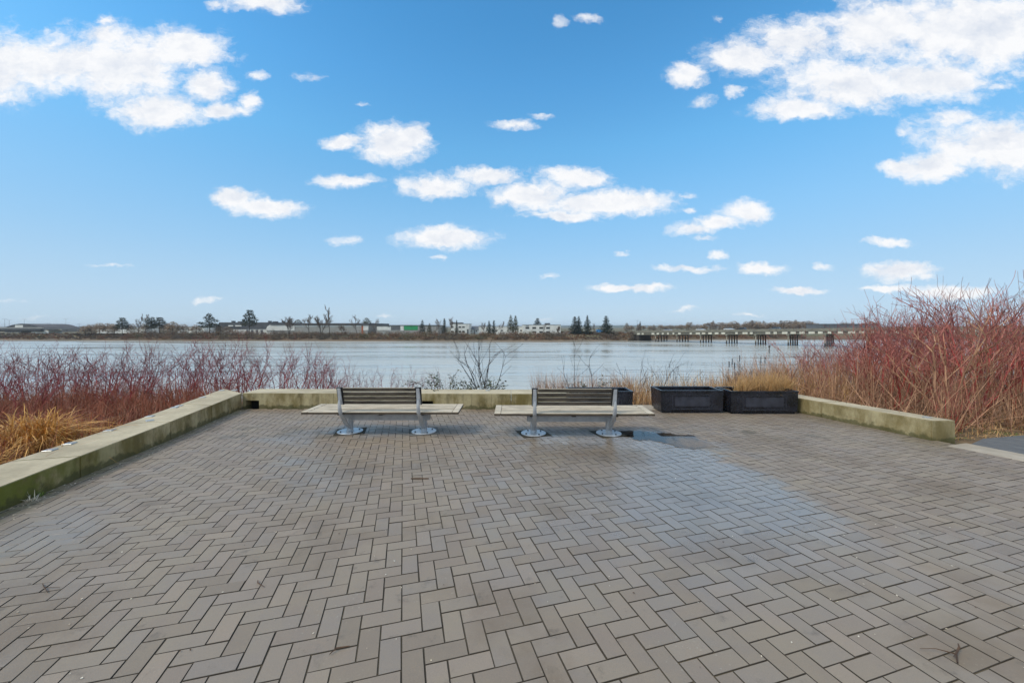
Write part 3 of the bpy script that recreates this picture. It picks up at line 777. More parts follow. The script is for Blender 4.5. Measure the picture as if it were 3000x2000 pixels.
        MB().cyl((xc, 0.0), 0.205, 0.008, 0.020, 48).build('base_plate', 'base_metal', pe, bevel=0.003, smooth=True)
        MB().cyl((xc, 0.0), 0.066, 0.0205, 0.032, 32, 0.056).build('weld_collar', 'base_metal', pe, smooth=True)
        for a in (0.6, 2.2, 3.74, 5.3):
            MB().cyl((xc + 0.15 * math.cos(a), 0.15 * math.sin(a)), 0.013, 0.0205, 0.032, 6).build('bolt', 'bench_dark', pe)
blab = ['weathered slatted bench with mossy dark back slats, the one nearer the left wall', 'weathered slatted bench standing next to the puddle and black planters']
for (bx, by, brz), lb in zip(BENCHES, blab):
    rt = empty('park_bench', (bx, by, pav(by)), brz, lb, 'bench', 'slatted benches facing the river')
    bench_parts(rt)
    for sx in (-1, 1):
        c = (bx + sx * 0.62 * math.cos(brz), by + sx * 0.62 * math.sin(brz) + 0.02)
        def sq(s):
            return [(c[0] + cu * a - su * b_, c[1] + su * a + cu * b_) for a, b_ in ((-s, -s), (s, -s), (s, s), (-s, s))]
        o = MB().prism(sq(0.24), [pav(p[1]) - 0.05 for p in sq(0.24)], [pav(p[1]) + 0.0035 for p in sq(0.24)]).build('footing_bed', 'footing_soil', pavement)
        o.matrix_parent_inverse = pavement.matrix_basis.inverted()
        lt = (bx < 0 and sx > 0)
        s2 = 0.238 if lt else 0.215
        o = MB().prism(sq(s2), [pav(p[1]) - 0.05 for p in sq(s2)], [pav(p[1]) + 0.0075 for p in sq(s2)]).build('footing_slab', 'footing' if lt else 'footing_soil', pavement)
        o.matrix_parent_inverse = pavement.matrix_basis.inverted()

# ------------------------------------------------------------------ planters
def planter(x0, x1, y0, depth, top, label, soil=True):
    g0 = pav(y0) - 0.005
    W = x1 - x0; H = top - g0
    rt = empty('planter_box', ((x0 + x1) / 2, y0 + depth / 2, g0), 0, label, 'planter', 'black plastic planter boxes in the gap of the wall')
    w, d, tt = W / 2, depth / 2, 0.028
    sk = MB()
    # shell: slightly tapered tub on a recessed foot
    def ring(wx, dy, z): return [(-wx, -dy, z), (wx, -dy, z), (wx, dy, z), (-wx, dy, z)]
    rings = [ring(w - 0.05, d - 0.05, 0.0), ring(w - 0.05, d - 0.05, 0.035), ring(w - 0.02, d - 0.02, 0.05), ring(w - 0.008, d - 0.008, H - 0.035), ring(w, d, H - 0.03), ring(w, d, H), ring(w - 0.045, d - 0.045, H), ring(w - 0.05, d - 0.05, H - 0.02), ring(w - 0.055, d - 0.055, 0.06)]
    vs = [p for r_ in rings for p in r_]; fs = [(3, 2, 1, 0)]
    for i in range(len(rings) - 1):
        for j in range(4): fs.append((4 * i + j, 4 * i + (j + 1) % 4, 4 * i + 4 + (j + 1) % 4, 4 * i + 4 + j))
    k = 4 * (len(rings) - 1); fs.append((k, k + 1, k + 2, k + 3))
    sk.raw(vs, fs).build('tub', 'planter_black', rt, bevel=0.005, seg=2)
    # moulded frame and raised field on the front
    yf = -(d - 0.016)
    a = 0.60 * w; z0, z1 = 0.10, H - 0.10
    def bar(xa, xb, za, zb, pr): MB().box(xa, xb, yf - pr, yf + 0.02, za, zb).build('moulding', 'planter_moulding', rt, bevel=0.005, seg=2)
    bar(-a - 0.03, a + 0.03, z1, z1 + 0.014, 0.014); bar(-a - 0.05, a + 0.05, z0 - 0.014, z0, 0.02)
    bar(-a - 0.03, -a - 0.012, z0, z1, 0.012); bar(a + 0.012, a + 0.03, z0, z1, 0.012)
    MB().box(-a + 0.03, a - 0.03, yf - 0.014, yf + 0.02, z0 + 0.05, z1 - 0.035).build('front_panel', 'planter_panel', rt, bevel=0.006, seg=2)
    if soil: MB().box(-w + 0.06, w - 0.06, -d + 0.06, d - 0.06, 0.10, H - 0.09).build('soil', 'soil', rt)
    else: MB().box(-w + 0.06, w - 0.06, -d + 0.06, d - 0.06, 0.062, 0.16).build('soil', 'soil', rt)
    return rt
planter(1.17, 2.50, 7.86, 0.56, 0.295, 'empty black planter box half hidden behind the right bench', False)
planter(3.09, 4.41, 7.95, 0.60, 0.298, 'empty black planter box between the right bench and the grass-filled planter', False)
planter(4.49, 5.90, 7.86, 0.62, 0.298, 'black planter box at the right wall with dry straw grass growing in it')

# ------------------------------------------------------------------ shrubs
def grow(rg, H, nst, spread, lean=(0, 0), depth=3, rbase=0.011, twig=0.0032, base_r=0.12, lat=0.8, up=0.25):
    stems, tw = [], []
    def limb(p, d, L, r, lvl):
        n = 5 if lvl == 0 else (4 if lvl == 1 else 3)
        pts = [p.copy()]; q = p.copy(); dd = d.copy()
        for i in range(n):
            dd = (dd + Vector((rg.gauss(0, 0.15), rg.gauss(0, 0.15), rg.gauss(0, 0.09) + up * 0.2))).normalized()
            q2 = q + dd * (L / n)
            f0, f1 = 1 - i / n * 0.6, 1 - (i + 1) / n * 0.6
            (stems if lvl == 0 and i < 4 else tw).append((*q, *q2, max(r * f0, twig), max(r * f1, twig * 0.9)))
            if lvl < depth and (i >= 1 or lvl > 0) and rg.random() < lat:
                for sgn in ((-1, 1) if rg.random() < 0.55 else (rg.choice((-1, 1)),)):
                    ax = dd.orthogonal().normalized()
                    ax.rotate(Matrix.Rotation(rg.uniform(0, 6.28), 3, dd))
                    nd = (dd * 1.0 + ax * sgn * rg.uniform(0.45, 0.95)).normalized()
                    if nd.z < 0: nd.z *= 0.2
                    limb(q2.copy(), nd, L * rg.uniform(0.28, 0.5), r * 0.5, lvl + 1)
            q = q2
    for _ in range(nst):
        a = rg.uniform(0, 6.28); sp = rg.uniform(0.05, spread)
        d = Vector((math.cos(a) * sp + lean[0], math.sin(a) * sp + lean[1], 1)).normalized()
        p = Vector((math.cos(a) * base_r * rg.random(), math.sin(a) * base_r * rg.random(), -0.05))
        limb(p, d, H * rg.uniform(0.7, 1.05), rbase * rg.uniform(0.7, 1.25), 0)
    return stems, tw
def shrub_meshes(seed, *a, **k):
    rg = random.Random(seed)
    s_, w_ = grow(rg, *a, **k)
    z = np.percentile([q[5] for q in s_ + w_], 99.3)
    s_ = [[c / z for c in q] for q in s_]; w_ = [[c / z for c in q] for q in w_]     # unit height
    return np_mesh('stem_cluster', *tubes(s_, 4)), np_mesh('twig_cluster', *tubes(w_, 3)), z
LEFT = [shrub_meshes(100 + i, 1.75, 7, 1.0, depth=2, rbase=0.013, twig=0.0034, base_r=0.3, lat=0.74) for i in range(6)]
RIGHT = [shrub_meshes(200 + i, 2.1, 10, 1.0, depth=2, rbase=0.017, twig=0.0036, base_r=0.35, lat=0.90) for i in range(4)] + [shrub_meshes(210 + i, 2.1, 8, 1.0, depth=2, rbase=0.020, twig=0.0042, base_r=0.35, lat=0.75) for i in range(2)]
def mats_for(ms, sm, tm):
    out = []
    for s_, w_, n in ms:
        s2, w2 = s_.copy(), w_.copy(); s2.materials.clear(); w2.materials.clear()
        s2.materials.append(MATS[sm]); w2.materials.append(MATS[tm]); out.append((s2, w2))
    return out
LEFTM = mats_for(LEFT, 'maroon_stem', 'maroon_twig')
LEFTR = mats_for(LEFT[:3], 'red_stem', 'maroon_twig')
RIGHTM = mats_for(RIGHT[5:6], 'grey_cane', 'grey_cane') + mats_for(RIGHT, 'red_stem', 'brown_twig') + mats_for(RIGHT[:3], 'red_stem', 'maroon_twig') + mats_for(RIGHT[3:], 'red_stem', 'brown_twig')
def shrub(ms, loc, rz, sc, label, group, name='dogwood_shrub'):
    rt = empty(name, loc, rz, label, 'shrub', group); rt.scale = sc if isinstance(sc, tuple) else (sc, sc, sc)
    for nm, me in (('stem_cluster', ms[0]), ('twig_cluster', ms[1])):
        o = link(nm, me, None, rt); o['kind'] = 'stuff'
    return rt
rg = random.Random(41)
n_left = 0
LL = 'bare maroon dogwood shrub in the thicket on the bank beyond the left wall'
LGP = 'dogwood thicket beyond the left wall'
for row, (Y, step, top_px, lo, hi) in enumerate(((9.9, 0.95, 1010, -250, 980), (10.9, 1.05, 1000, -200, 1060), (12.4, 1.2, 1000, -150, 1050), (14.2, 1.6, 1015, -80, 1000))):
    x = fx(lo, Y)
    while x < fx(hi, Y):
        xx = x + rg.uniform(-0.3, 0.3); yy = Y + rg.uniform(-0.4, 0.4)
        if xx > along(LW_OUT, min(yy, 9.1))[0] - 0.2 and yy < 9.4: x += step; continue
        px = 1500 + F * xx / yy
        z = bank(xx, yy)
        tp = top_px + rg.uniform(-22, 30) + max(0, (px - 860)) * 0.30
        want = fz(tp, yy) - z
        k = max(0.6, want)
        ms = rg.choice(LEFTR if (px > 650 and rg.random() < 0.7) or rg.random() < 0.15 else LEFTM)
        shrub(ms, (xx, yy, z), rg.uniform(0, 6.28), (k, k, k), LL, LGP)
        n_left += 1; x += step
# nearer, outside the left wall
for (xx, yy, k) in ((-9.6, 7.6, 1.35), (-8.3, 8.1, 1.3), (-10.8, 8.6, 1.5), (-7.6, 9.0, 1.4), (-9.0, 9.2, 1.5), (-12.6, 8.4, 1.5)):
    shrub(rg.choice(LEFTM), (xx, yy, bank(xx, yy)), rg.uniform(0, 6.28), k, LL, LGP)
# thinning low stems behind the left bench
for px in range(985, 1290, 30):
    Y = 9.6 + rg.random() * 1.2
    xx = fx(px, Y); z = bank(xx, Y); tp = 1070 + rg.uniform(-10, 30)
    k = fz(tp, Y) - z
    shrub(rg.choice(LEFTM), (xx, Y, z), rg.uniform(0, 6.28), (k * 0.7, k * 0.7, k), 'short sparse maroon dogwood rising just behind the wall at the left bench', 'low dogwoods behind the left bench')
RL = 'tall bare red-stemmed dogwood shrub in the thicket behind the right wall'
RGP = 'dogwood thicket behind the right wall'
def rtop(px): return float(np.interp(px, [2150, 2300, 2380, 2450, 2600, 2700, 2850, 3000, 3300], [1075, 1018, 970, 925, 885, 872, 838, 830, 800]))
for (Y, step, lo, hi) in ((7.6, 1.2, 2740, 3350), (8.7, 1.0, 2560, 3300), (9.9, 1.0, 2380, 3250), (11.4, 1.05, 2300, 3200), (13.2, 1.15, 2260, 3200), (15.0, 1.3, 2240, 3150)):
    x = fx(lo, Y)
    while x < fx(hi, Y):
        xx = x + rg.uniform(-0.3, 0.3); yy = Y + rg.uniform(-0.35, 0.35)
        px = 1500 + F * xx / yy; z = bank(xx, yy)
        tp = rtop(px) + rg.uniform(-8, 60)
        k = max(0.9, fz(tp, yy) - z)
        shrub(rg.choice(RIGHTM), (xx, yy, z), rg.uniform(0, 6.28), (min(k, 2.6), min(k, 2.6), k), RL, RGP)
        x += step
shrub(RIGHTM[2], (7.75, 6.75, bank(7.75, 6.75)), 1.0, (0.8, 0.8, 1.0), 'small red dogwood seedling on bare soil where the asphalt path meets the wall end', None)
# dead canes and dry grass on the right bank
nr = np.random.default_rng(7)
def cane_field(n, xr, yr, L, W, tilt, seed, cond=None, droop=0.1, nseg=2, zoff=0.0):
    r = np.random.default_rng(seed)
    x = r.uniform(*xr, n); y = r.uniform(*yr, n)
    if cond is not None:
        k = cond(x, y); x, y = x[k], y[k]
    z = np.array([bank(a, b_) for a, b_ in zip(x, y)]) + zoff
    n = len(x)
    az = r.uniform(0, 6.283, n); tl = np.abs(r.normal(0, tilt, n))
    D = np.stack([np.cos(az) * np.sin(tl), np.sin(az) * np.sin(tl), np.cos(tl)], 1)
    return blades(np.stack([x, y, z], 1), D, r.uniform(*L, n), r.uniform(*W, n), np.full(n, droop), r, nseg)
behind_right = lambda x, y: (x > 6.95 - 0.2 * (y - 5.9)) & (y > 6.45 + 0.08 * (x - 7))
tag(link('dead_canes', np_mesh('dead_canes', *cane_field(9500, (5.2, 15), (6.4, 13), (0.6, 1.7), (0.006, 0.014), 0.85, 3, behind_right)), 'grey_cane'), 'grey-brown dead canes lying and leaning under the right dogwoods', 'canes', kind='stuff')
tag(link('bank_grass', np_mesh('bank_grass', *cane_field(6500, (2.6, 8.5), (9.0, 15), (0.4, 1.1), (0.004, 0.009), 0.32, 4, None, 0.15, 3)), 'pale_blade'), 'pale dry grass covering the bank behind the planters', 'grass', kind='stuff')
tag(link('russet_weeds', np_mesh('russet_weeds', *cane_field(1500, (0.6, 3.4), (9.2, 11.5), (0.4, 1.0), (0.004, 0.008), 0.28, 5, None, 0.05, 2)), 'grey_cane'), 'thin russet weed stalks on the bank between the planters', 'weeds', kind='stuff')
# litter under the thicket by the path
tag(link('bed_litter', np_mesh('bed_litter', *cane_field(3500, (6.9, 13), (6.0, 8.2), (0.06, 0.22), (0.004, 0.012), 1.35, 6, lambda x, y: y > 6.10 + 0.13 * (x - 7), 0.1, 1, 0.01)), 'pale_blade'), 'trampled dead stalks and litter on the soil beside the asphalt path', 'litter', kind='stuff')
tag(link('bed_moss', np_mesh('bed_moss', *cane_field(1500, (6.86, 12), (5.9, 7.0), (0.02, 0.06), (0.006, 0.014), 0.8, 8, lambda x, y: (y > 6.02 + 0.13 * (x - 7)) & (np.sin(x * 7) + np.sin(y * 11 + x * 3) > 0.3), 0.3, 1, 0.02)), 'green_blade'), 'green moss tufts along the edge of the asphalt path', 'moss', kind='stuff')
# left bank: russet dry fern and grass mass, golden clumps
beyond_left = lambda x, y: x < np.interp(y, [p[1] for p in LW_OUT], [p[0] for p in LW_OUT]) - 0.05
tag(link('russet_grass', np_mesh('russet_grass', *cane_field(14000, (-11.5, -5.2), (3.4, 10.2), (0.35, 0.95), (0.004, 0.009), 0.6, 9, beyond_left, 0.25, 3)), 'russet_blade'), 'matted russet dry grass and fern along the outside of the left wall', 'grass', kind='stuff')
tag(link('grey_grass', np_mesh('grey_grass', *cane_field(3000, (-13, -6.2), (4.5, 11), (0.3, 0.8), (0.004, 0.009), 0.8, 10, beyond_left, 0.3, 3)), 'grey_cane'), 'grey-brown flattened dead stalks under the left dogwoods', 'stalks', kind='stuff')
def clump(loc, n, L, W, tl, droop, seed, material, label, group=None, name='grass_clump', rad=0.12):
    r = np.random.default_rng(seed)
    az = r.uniform(0, 6.283, n); t_ = np.abs(r.normal(0, tl, n))
    D = np.stack([np.cos(az) * np.sin(t_), np.sin(az) * np.sin(t_), np.cos(t_)], 1)
    P = np.stack([r.normal(0, rad, n), r.normal(0, rad, n), np.zeros(n) - 0.02], 1)
    o = link(name, np_mesh(name, *blades(P, D, r.uniform(L[0], L[1], n), r.uniform(W[0], W[1], n), r.uniform(droop[0], droop[1], n), r, 7)), material)
    o.location = loc
    return tag(o, label, 'grass', group)
clump((-6.42, 5.15, bank(-6.3, 5.0)), 1700, (0.9, 1.6), (0.010, 0.019), 0.36, (0.5, 0.95), 21, 'golden_blade', 'large drooping golden grass clump leaning over the left wall')
clump((-6.25, 4.35, bank(-6.2, 4.2)), 1100, (0.6, 1.1), (0.009, 0.017), 0.5, (0.5, 0.95), 22, 'golden_blade', 'flattened golden grass clump in front of the tall drooping one, outside the left wall')
clump((-6.5, 5.8, bank(-6.4, 5.6)), 200, (0.5, 0.9), (0.007, 0.014), 0.75, (0.3, 0.7), 23, 'golden_blade', 'sparse straw-coloured grass clump against the left wall, behind the large drooping one')
for i, (px, k) in enumerate(((2175, 0.75), (2215, 0.9), (2262, 1.0), (2308, 0.85))):
    clump((fx(px, 8.2), 8.2 + 0.07 * (i % 2), 0.20), int(420 * k), (0.18, 0.72 * k), (0.004, 0.009), 0.40, (0.1, 0.35), 30 + i, 'pale_blade', ['leftmost', 'second from left', 'third from left, tallest', 'rightmost'][i] + ' straw-coloured grass tuft growing in the end planter', 'grass tufts in the planter', rad=0.07)
# weeds along the inside foot of the left wall
for i, (px, py, lab) in enumerate(((70, 1466, 'small pale weed at the foot of the left wall near the camera'), (95, 1452, 'green grass tuft sprouting at the foot of the left wall'), (668, 1216, 'mossy green tuft at the foot of the left wall near the drain slot'))):
    Y = EYE / ((py - HORIZON) / F - PITCH)
    x = max(fx(px, Y), along(LW_IN, Y)[0] + 0.04)
    clump((x, Y, pav(Y)), 60 if i < 2 else 140, (0.05, 0.16) if i < 2 else (0.02, 0.06), (0.004, 0.008), 0.8, (0.2, 0.6), 50 + i, 'petal' if i == 0 else 'green_blade', lab, name='weed_tuft' if i < 2 else 'moss_patch', rad=0.02 if i < 2 else 0.12)
    if i == 2: bpy.context.scene.objects['moss_patch']['kind'] = 'stuff'
# saplings and tall weeds behind the back wall
def bare_plant(loc, H, n, spread, seed, material, label, name='sapling', depth=1, rb=0.011, tw=0.0035, group=None, lean=(0, 0)):
    rg2 = random.Random(seed)
    s_, w_ = grow(rg2, H, n, spread, lean, depth, rb, tw, 0.08)
    rt = empty(name, loc, 0, label, 'plant' if name != 'sapling' else 'sapling', group)
    for nm, sg, sd in (('stem_cluster', s_, 4), ('twig_cluster', w_, 3)):
        if sg:
            o = link(nm, np_mesh(nm, *tubes(sg, sd)), material, rt); o['kind'] = 'stuff'
    return rt
Y = 9.8
bare_plant((fx(1420, Y), Y, bank(fx(1420, Y), Y)), fz(985, Y) - bank(fx(1420, Y), Y), 9, 0.42, 61, 'dark_twig', 'dark bare many-stemmed sapling behind the back wall between the two benches', rb=0.012, tw=0.004)
for i, (px, tp, lab) in enumerate(((1683, 1000, 'single tall thin bare stem rising behind the right bench'), (1740, 1040, 'thin bare pale sapling behind the right bench, right of the tall stem'), (1660, 1060, 'short thin bare stem left of the tall stem behind the right bench'))):
    z = bank(fx(px, 9.9), 9.9)
    bare_plant((fx(px, 9.9), 9.9, z), fz(tp, 9.9) - z, 1, 0.08, 70 + i, 'dark_twig', lab, rb=0.009, tw=0.003)
for i, (px, tp) in enumerate(((1850, 1065), (1885, 1080), (1935, 1060), (1960, 1075), (2000, 1090), (2060, 1100), (2110, 1105), (1610, 1105), (1640, 1110), (1800, 1100), (2160, 1085), (2200, 1075))):
    Y = 9.6 + rg.random() * 0.8; z = bank(fx(px, Y), Y)
    bare_plant((fx(px, Y), Y, z), fz(tp, Y) - z, 4, 0.35, 80 + i, 'dark_twig', 'dark dried weed with branching stalks on the bank behind the planters', 'dry_weed', 1, 0.006, 0.003, 'dried weeds behind the planters')
# cattails at the water side of the end planter
for i, (px, tp) in enumerate(((2135, 1058), (2144, 1050), (2151, 1062), (2166, 1040), (2228, 1045), (2240, 1046))):
    Y = 9.9; z = bank(fx(px, Y), Y); H = fz(tp, Y) - z
    rt = empty('cattail', (fx(px, Y), Y, z), 0, 'dark cattail with a slim seed head above the grass of the end planter', 'cattail', 'cattails behind the end planter')
    link('stalk', np_mesh('stalk', *tubes([(0, 0, 0, 0.01, 0, H, 0.004, 0.003)], 4)), 'dark_twig', rt)
    link('seed_head', np_mesh('seed_head', *tubes([(0.01, 0, H - 0.16, 0.01, 0, H, 0.011, 0.010)], 6)), 'dark_twig', rt)
# brambles: low leafy arching stems behind the wall
def bramble(px, py_top, w_px, seed, label, Y=9.35):
    r = random.Random(seed)
    x0 = fx(px, Y); z = bank(x0, Y); w = w_px / F * Y; H = fz(py_top, Y) - z
    rt = empty('bramble', (x0, Y, z), 0, label, 'bramble', 'leafy brambles behind the back wall')
    segs, lv, lf = [], [], []
    for _ in range(16):
        p = Vector((r.uniform(-w, w) * 0.6, r.uniform(-0.2, 0.3), 0)); d = Vector((r.uniform(-0.5, 0.5), r.uniform(-0.3, 0.3), 1)).normalized()
        h = H * r.uniform(0.6, 1.0); n = 8
        for i in range(n):
            q = p + d * (h * 1.25 / n); segs.append((*p, *q, 0.005, 0.0045)); p = q
            d = (d + Vector((r.gauss(0, 0.12), r.gauss(0, 0.12), -0.16))).normalized()
            for _k in range(5):
                c = p + Vector((r.gauss(0, 0.035), r.gauss(0, 0.035), r.gauss(0, 0.03)))
                a, b_ = Vector((r.gauss(0, 1), r.gauss(0, 1), r.gauss(0, 0.5))).normalized(), Vector((r.gauss(0, 1), r.gauss(0, 1), r.gauss(0, 0.5))).normalized()
                s = r.uniform(0.016, 0.032)
                i0 = len(lv); lv += [c - a * s, c + b_ * s * 0.8, c + a * s, c - b_ * s * 0.8]; lf.append((i0, i0 + 1, i0 + 2, i0 + 3))
    o = link('stem_cluster', np_mesh('stem_cluster', *tubes(segs, 3)), 'dark_twig', rt); o['kind'] = 'stuff'
    o = link('leaf_cluster', np_mesh('leaf_cluster', [tuple(v) for v in lv], lf), 'bramble_leaf', rt); o['kind'] = 'stuff'
bramble(1300, 1090, 60, 1, 'leafy green bramble behind the wall at the right end of the left bench')
bramble(1370, 1108, 60, 2, 'low dark bramble at the foot of the bare sapling')
bramble(1440, 1112, 40, 3, 'brownish bramble on the right of the bare sapling')
bramble(1720, 1112, 60, 4, 'low leafy bramble behind the backrest of the right bench')

# ------------------------------------------------------------------ litter on the paving
r = np.random.default_rng(77)
def flakes(n, xr, yr, size, seed, wall=False):
    r = np.random.default_rng(seed); vs, fs = [], []
    for i in range(n):
        y = r.uniform(*yr); x = r.uniform(max(xr[0], left_in(y) + 0.05), min(xr[1], right_in(y)))
        if wall: x = left_in(y) + abs(r.normal(0, 0.14)) + 0.02
        s = r.uniform(*size); a = r.uniform(0, 6.28); el = r.uniform(0.35, 0.9)
        c = [(math.cos(a) * s, math.sin(a) * s), (-math.sin(a) * s * el, math.cos(a) * s * el)]
        z = pav(y) + 0.004
        k = len(vs)
        vs += [(x + c[0][0], y + c[0][1], z + r.uniform(0, 0.004)), (x + c[1][0], y + c[1][1], z + r.uniform(0, 0.003)), (x - c[0][0], y - c[0][1], z), (x - c[1][0], y - c[1][1], z + r.uniform(0, 0.003))]
        fs.append((k, k + 1, k + 2, k + 3))
    return vs, fs
tag(link('petal_litter', np_mesh('petal_litter', *flakes(520, (-6, 7), (1.4, 8.3), (0.0022, 0.0075), 1)), 'petal'), 'tiny pale petals and seed husks scattered over the paving', 'litter', kind='stuff')
tag(link('leaf_litter', np_mesh('leaf_litter', *flakes(160, (-6, 6), (1.4, 8.0), (0.003, 0.010), 2)), 'dead_leaf'), 'small dark leaf crumbs scattered over the paving', 'litter', kind='stuff')
tag(link('wall_foot_litter', np_mesh('wall_foot_litter', *flakes(420, (-6, 0), (2.6, 8.3), (0.004, 0.012), 3, True)), 'petal'), 'pale leaf litter gathered along the foot of the left wall', 'litter', kind='stuff')
def twig(px, py, pts, rad, label):
    Y = EYE / ((py - HORIZON) / F - PITCH); x = fx(px, Y)
    segs = []
    for ln in pts:
        for (a, b_) in zip(ln[:-1], ln[1:]): segs.append((a[0], a[1], 0.008 + a[2], b_[0], b_[1], 0.008 + b_[2], rad * a[3], rad * b_[3]))
    o = link('fallen_twig', np_mesh('fallen_twig', *tubes(segs, 5)), 'dead_leaf')
    o.location = (x, Y, pav(Y)); tag(o, label, 'twig')
twig(2770, 1910, [[(-0.02, -0.07, 0, 1), (0.02, -0.03, 0.012, 1.2), (0.07, 0.0, 0.02, 1.2), (0.10, 0.03, 0.012, 0.8)], [(0.02, -0.03, 0.01, 0.8), (-0.05, 0.0, 0.012, 0.5), (-0.12, 0.01, 0.004, 0.3)], [(0.05, -0.01, 0.014, 0.7), (-0.01, -0.045, 0.01, 0.5)]], 0.0036, 'forked brown twig lying on the paving in the near right corner')
twig(1230, 1403, [[(-0.10, 0, 0, 1), (0.0, 0.004, 0, 1.1), (0.10, 0.0, 0, 0.8)]], 0.007, 'short straight dark stick on the paving in front of the left bench')
twig(760, 1712, [[(-0.03, 0.03, 0, 1), (-0.01, 0.0, 0.004, 1), (0.05, -0.03, 0, 0.6)]], 0.0035, 'small bent reddish twig on the near left paving')
twig(985, 1905, [[(-0.02, -0.03, 0, 0.6), (0.0, 0.0, 0.006, 1), (0.06, 0.02, 0, 0.7)]], 0.0035, 'thin curved dark twig at the near edge of the paving, left of centre')
twig(130, 1725, [[(-0.06, 0.04, 0, 0.7), (0.0, 0.0, 0.004, 1), (0.07, -0.04, 0, 0.6)], [(0.0, 0.0, 0.002, 0.7), (0.09, 0.01, 0, 0.4)]], 0.003, 'thin forked twig on the damp paving at the far left foreground')

# ------------------------------------------------------------------ far bank: trees
def faces_at(P, size, rg_, flat=0.0):
    """small leaf-clump faces (triangles) round the given points"""
    n = len(P)
    a = rg_.normal(0, 1, (n, 3)); b_ = rg_.normal(0, 1, (n, 3))
    a[:, 2] *= 1 - flat; b_[:, 2] *= 1 - flat
    a /= np.linalg.norm(a, axis=1, keepdims=True); b_ /= np.linalg.norm(b_, axis=1, keepdims=True)
    s = size * rg_.uniform(0.6, 1.4, (n, 1))
    V = np.stack([P - a * s, P + a * s, P + b_ * s * 1.1], 1).reshape(-1, 3)
    return V, np.arange(3 * n).reshape(-1, 3)
def spruce_mesh(seed, ragged=0.28, n=3400, taper=0.95, broad=0.36):
    r = np.random.default_rng(seed); P = []
    lv = 17
    for k in range(lv):
        t0 = 0.10 + 0.88 * k / lv
        rad = broad * (1 - t0) ** taper * (1 + ragged * r.uniform(-1, 1)) + 0.012
        nb = int(9 - 4 * t0)
        ph = r.uniform(0, 6.28)
        for j in range(nb):
            a = ph + 6.283 * j / nb + r.normal(0, 0.2); rr = rad * r.uniform(0.7, 1.15)
            m_ = max(4, int(n / lv / nb * rr / (broad * 0.5)))
            s = r.uniform(0.05, 1, m_) ** 0.8
            P.append(np.stack([np.cos(a) * s * rr + r.normal(0, 0.006, m_), np.sin(a) * s * rr + r.normal(0, 0.006, m_), t0 - s * rr * 0.28 + 0.05 * s * s * rr + r.normal(0, 0.006, m_)], 1))
    P = np.concatenate(P)
    return np_mesh('crown', *faces_at(P, 0.024, r, 0.45))
def pine_mesh(seed, lobes, n=1700, size=0.03):
    r = np.random.default_rng(seed); P = []
    for (x, z, rx, rz) in lobes:
        m_ = int(n * rx * rz / sum(l[2] * l[3] for l in lobes))
        d = r.normal(0, 1, (m_, 3)); d /= np.linalg.norm(d, axis=1, keepdims=True)
        q = r.uniform(0.35, 1, (m_, 1)) ** 0.6
        P.append(d * q * np.array([[rx, rx, rz]]) + np.array([[x, r.normal(0, 0.02), z]]) + r.normal(0, 0.015, (m_, 3)))
    return np_mesh('crown', *faces_at(np.concatenate(P), size, r, 0.55))
def bare_mesh(seed, wide=0.5, trunks=1, lean=0.0, bare=0.35, thick=0.016):
    """unit-height leafless tree: trunk mesh and twig crown mesh"""
    rg2 = random.Random(seed); tr, tw = [], []
    def br(p, d, L, r_, lv):
        n = 4
        for i in range(n):
            d = (d + Vector((rg2.gauss(0, 0.13), rg2.gauss(0, 0.13), 0.07))).normalized()
            q = p + d * (L / n)
            (tr if lv < 2 else tw).append((*p, *q, max(r_ * (1 - 0.13 * i), 0.0030), max(r_ * (1 - 0.13 * (i + 1)), 0.0028)))
            if lv < 4 and (i >= 1 or lv > 0):
                for _ in range(rg2.choice((1, 1, 2))):
                    ax = Vector((rg2.gauss(0, 1), rg2.gauss(0, 1), rg2.gauss(0, 0.4))).normalized()
                    br(q.copy(), (d + ax * wide * rg2.uniform(0.7, 1.5)).normalized(), L * rg2.uniform(0.42, 0.62), r_ * 0.55, lv + 1)
            p = q
    for k in range(trunks):
        br(Vector((0.03 * k, 0, -0.02)), Vector((lean + rg2.gauss(0, 0.08) + 0.16 * (k - (trunks - 1) / 2), rg2.gauss(0, 0.1), 1)).normalized(), 0.62, thick, 0)
    z = max(s[5] for s in tr + tw)
    sc = 1.0 / z
    return np_mesh('trunk', *tubes([[c * sc for c in s[:6]] + [s[6], s[7]] for s in tr], 4)), np_mesh('crown', *tubes([[c * sc for c in s[:6]] + [s[6], s[7]] for s in tw], 3))
TRUNK = np_mesh('trunk', *tubes([(0, 0, -0.03, 0, 0, 0.5, 0.016, 0.012), (0, 0, 0.5, 0, 0, 0.97, 0.012, 0.002)], 6))
def land(x, y): return bank(x, y) - 0.1
def tree(name, px, top, Y, crown, crown_mat, label, wfac=1.0, trunk=None, group='trees on the far bank', base_z=None, rz=None):
    x = fx(px, Y); z = land(x, Y) if base_z is None else base_z
    H = fz(top, Y) - z
    rt = empty(name, (x, Y, z), rz if rz is not None else 0.0, label, 'tree', group); rt.scale = (H * wfac, H * wfac, H)
    for nm, me, mt in (('trunk', trunk or TRUNK, 'bark'), ('crown', crown, crown_mat)):
        me2 = me if not me.materials or me.materials[0] == MATS[mt] else me.copy()
        if me2 is not me: me2.materials.clear()
        link(nm, me2, mt, rt)
    return rt
SP = [spruce_mesh(300 + i) for i in range(3)]
SPN = spruce_mesh(310, 0.3, 2200, 0.9, 0.24)
CED = [pine_mesh(320 + i, [(0, 0.22, 0.22, 0.20), (0, 0.42, 0.20, 0.2), (0.0, 0.62, 0.15, 0.18), (0.01, 0.8, 0.09, 0.14), (0, 0.93, 0.04, 0.08)], 2200, 0.022) for i in range(2)]
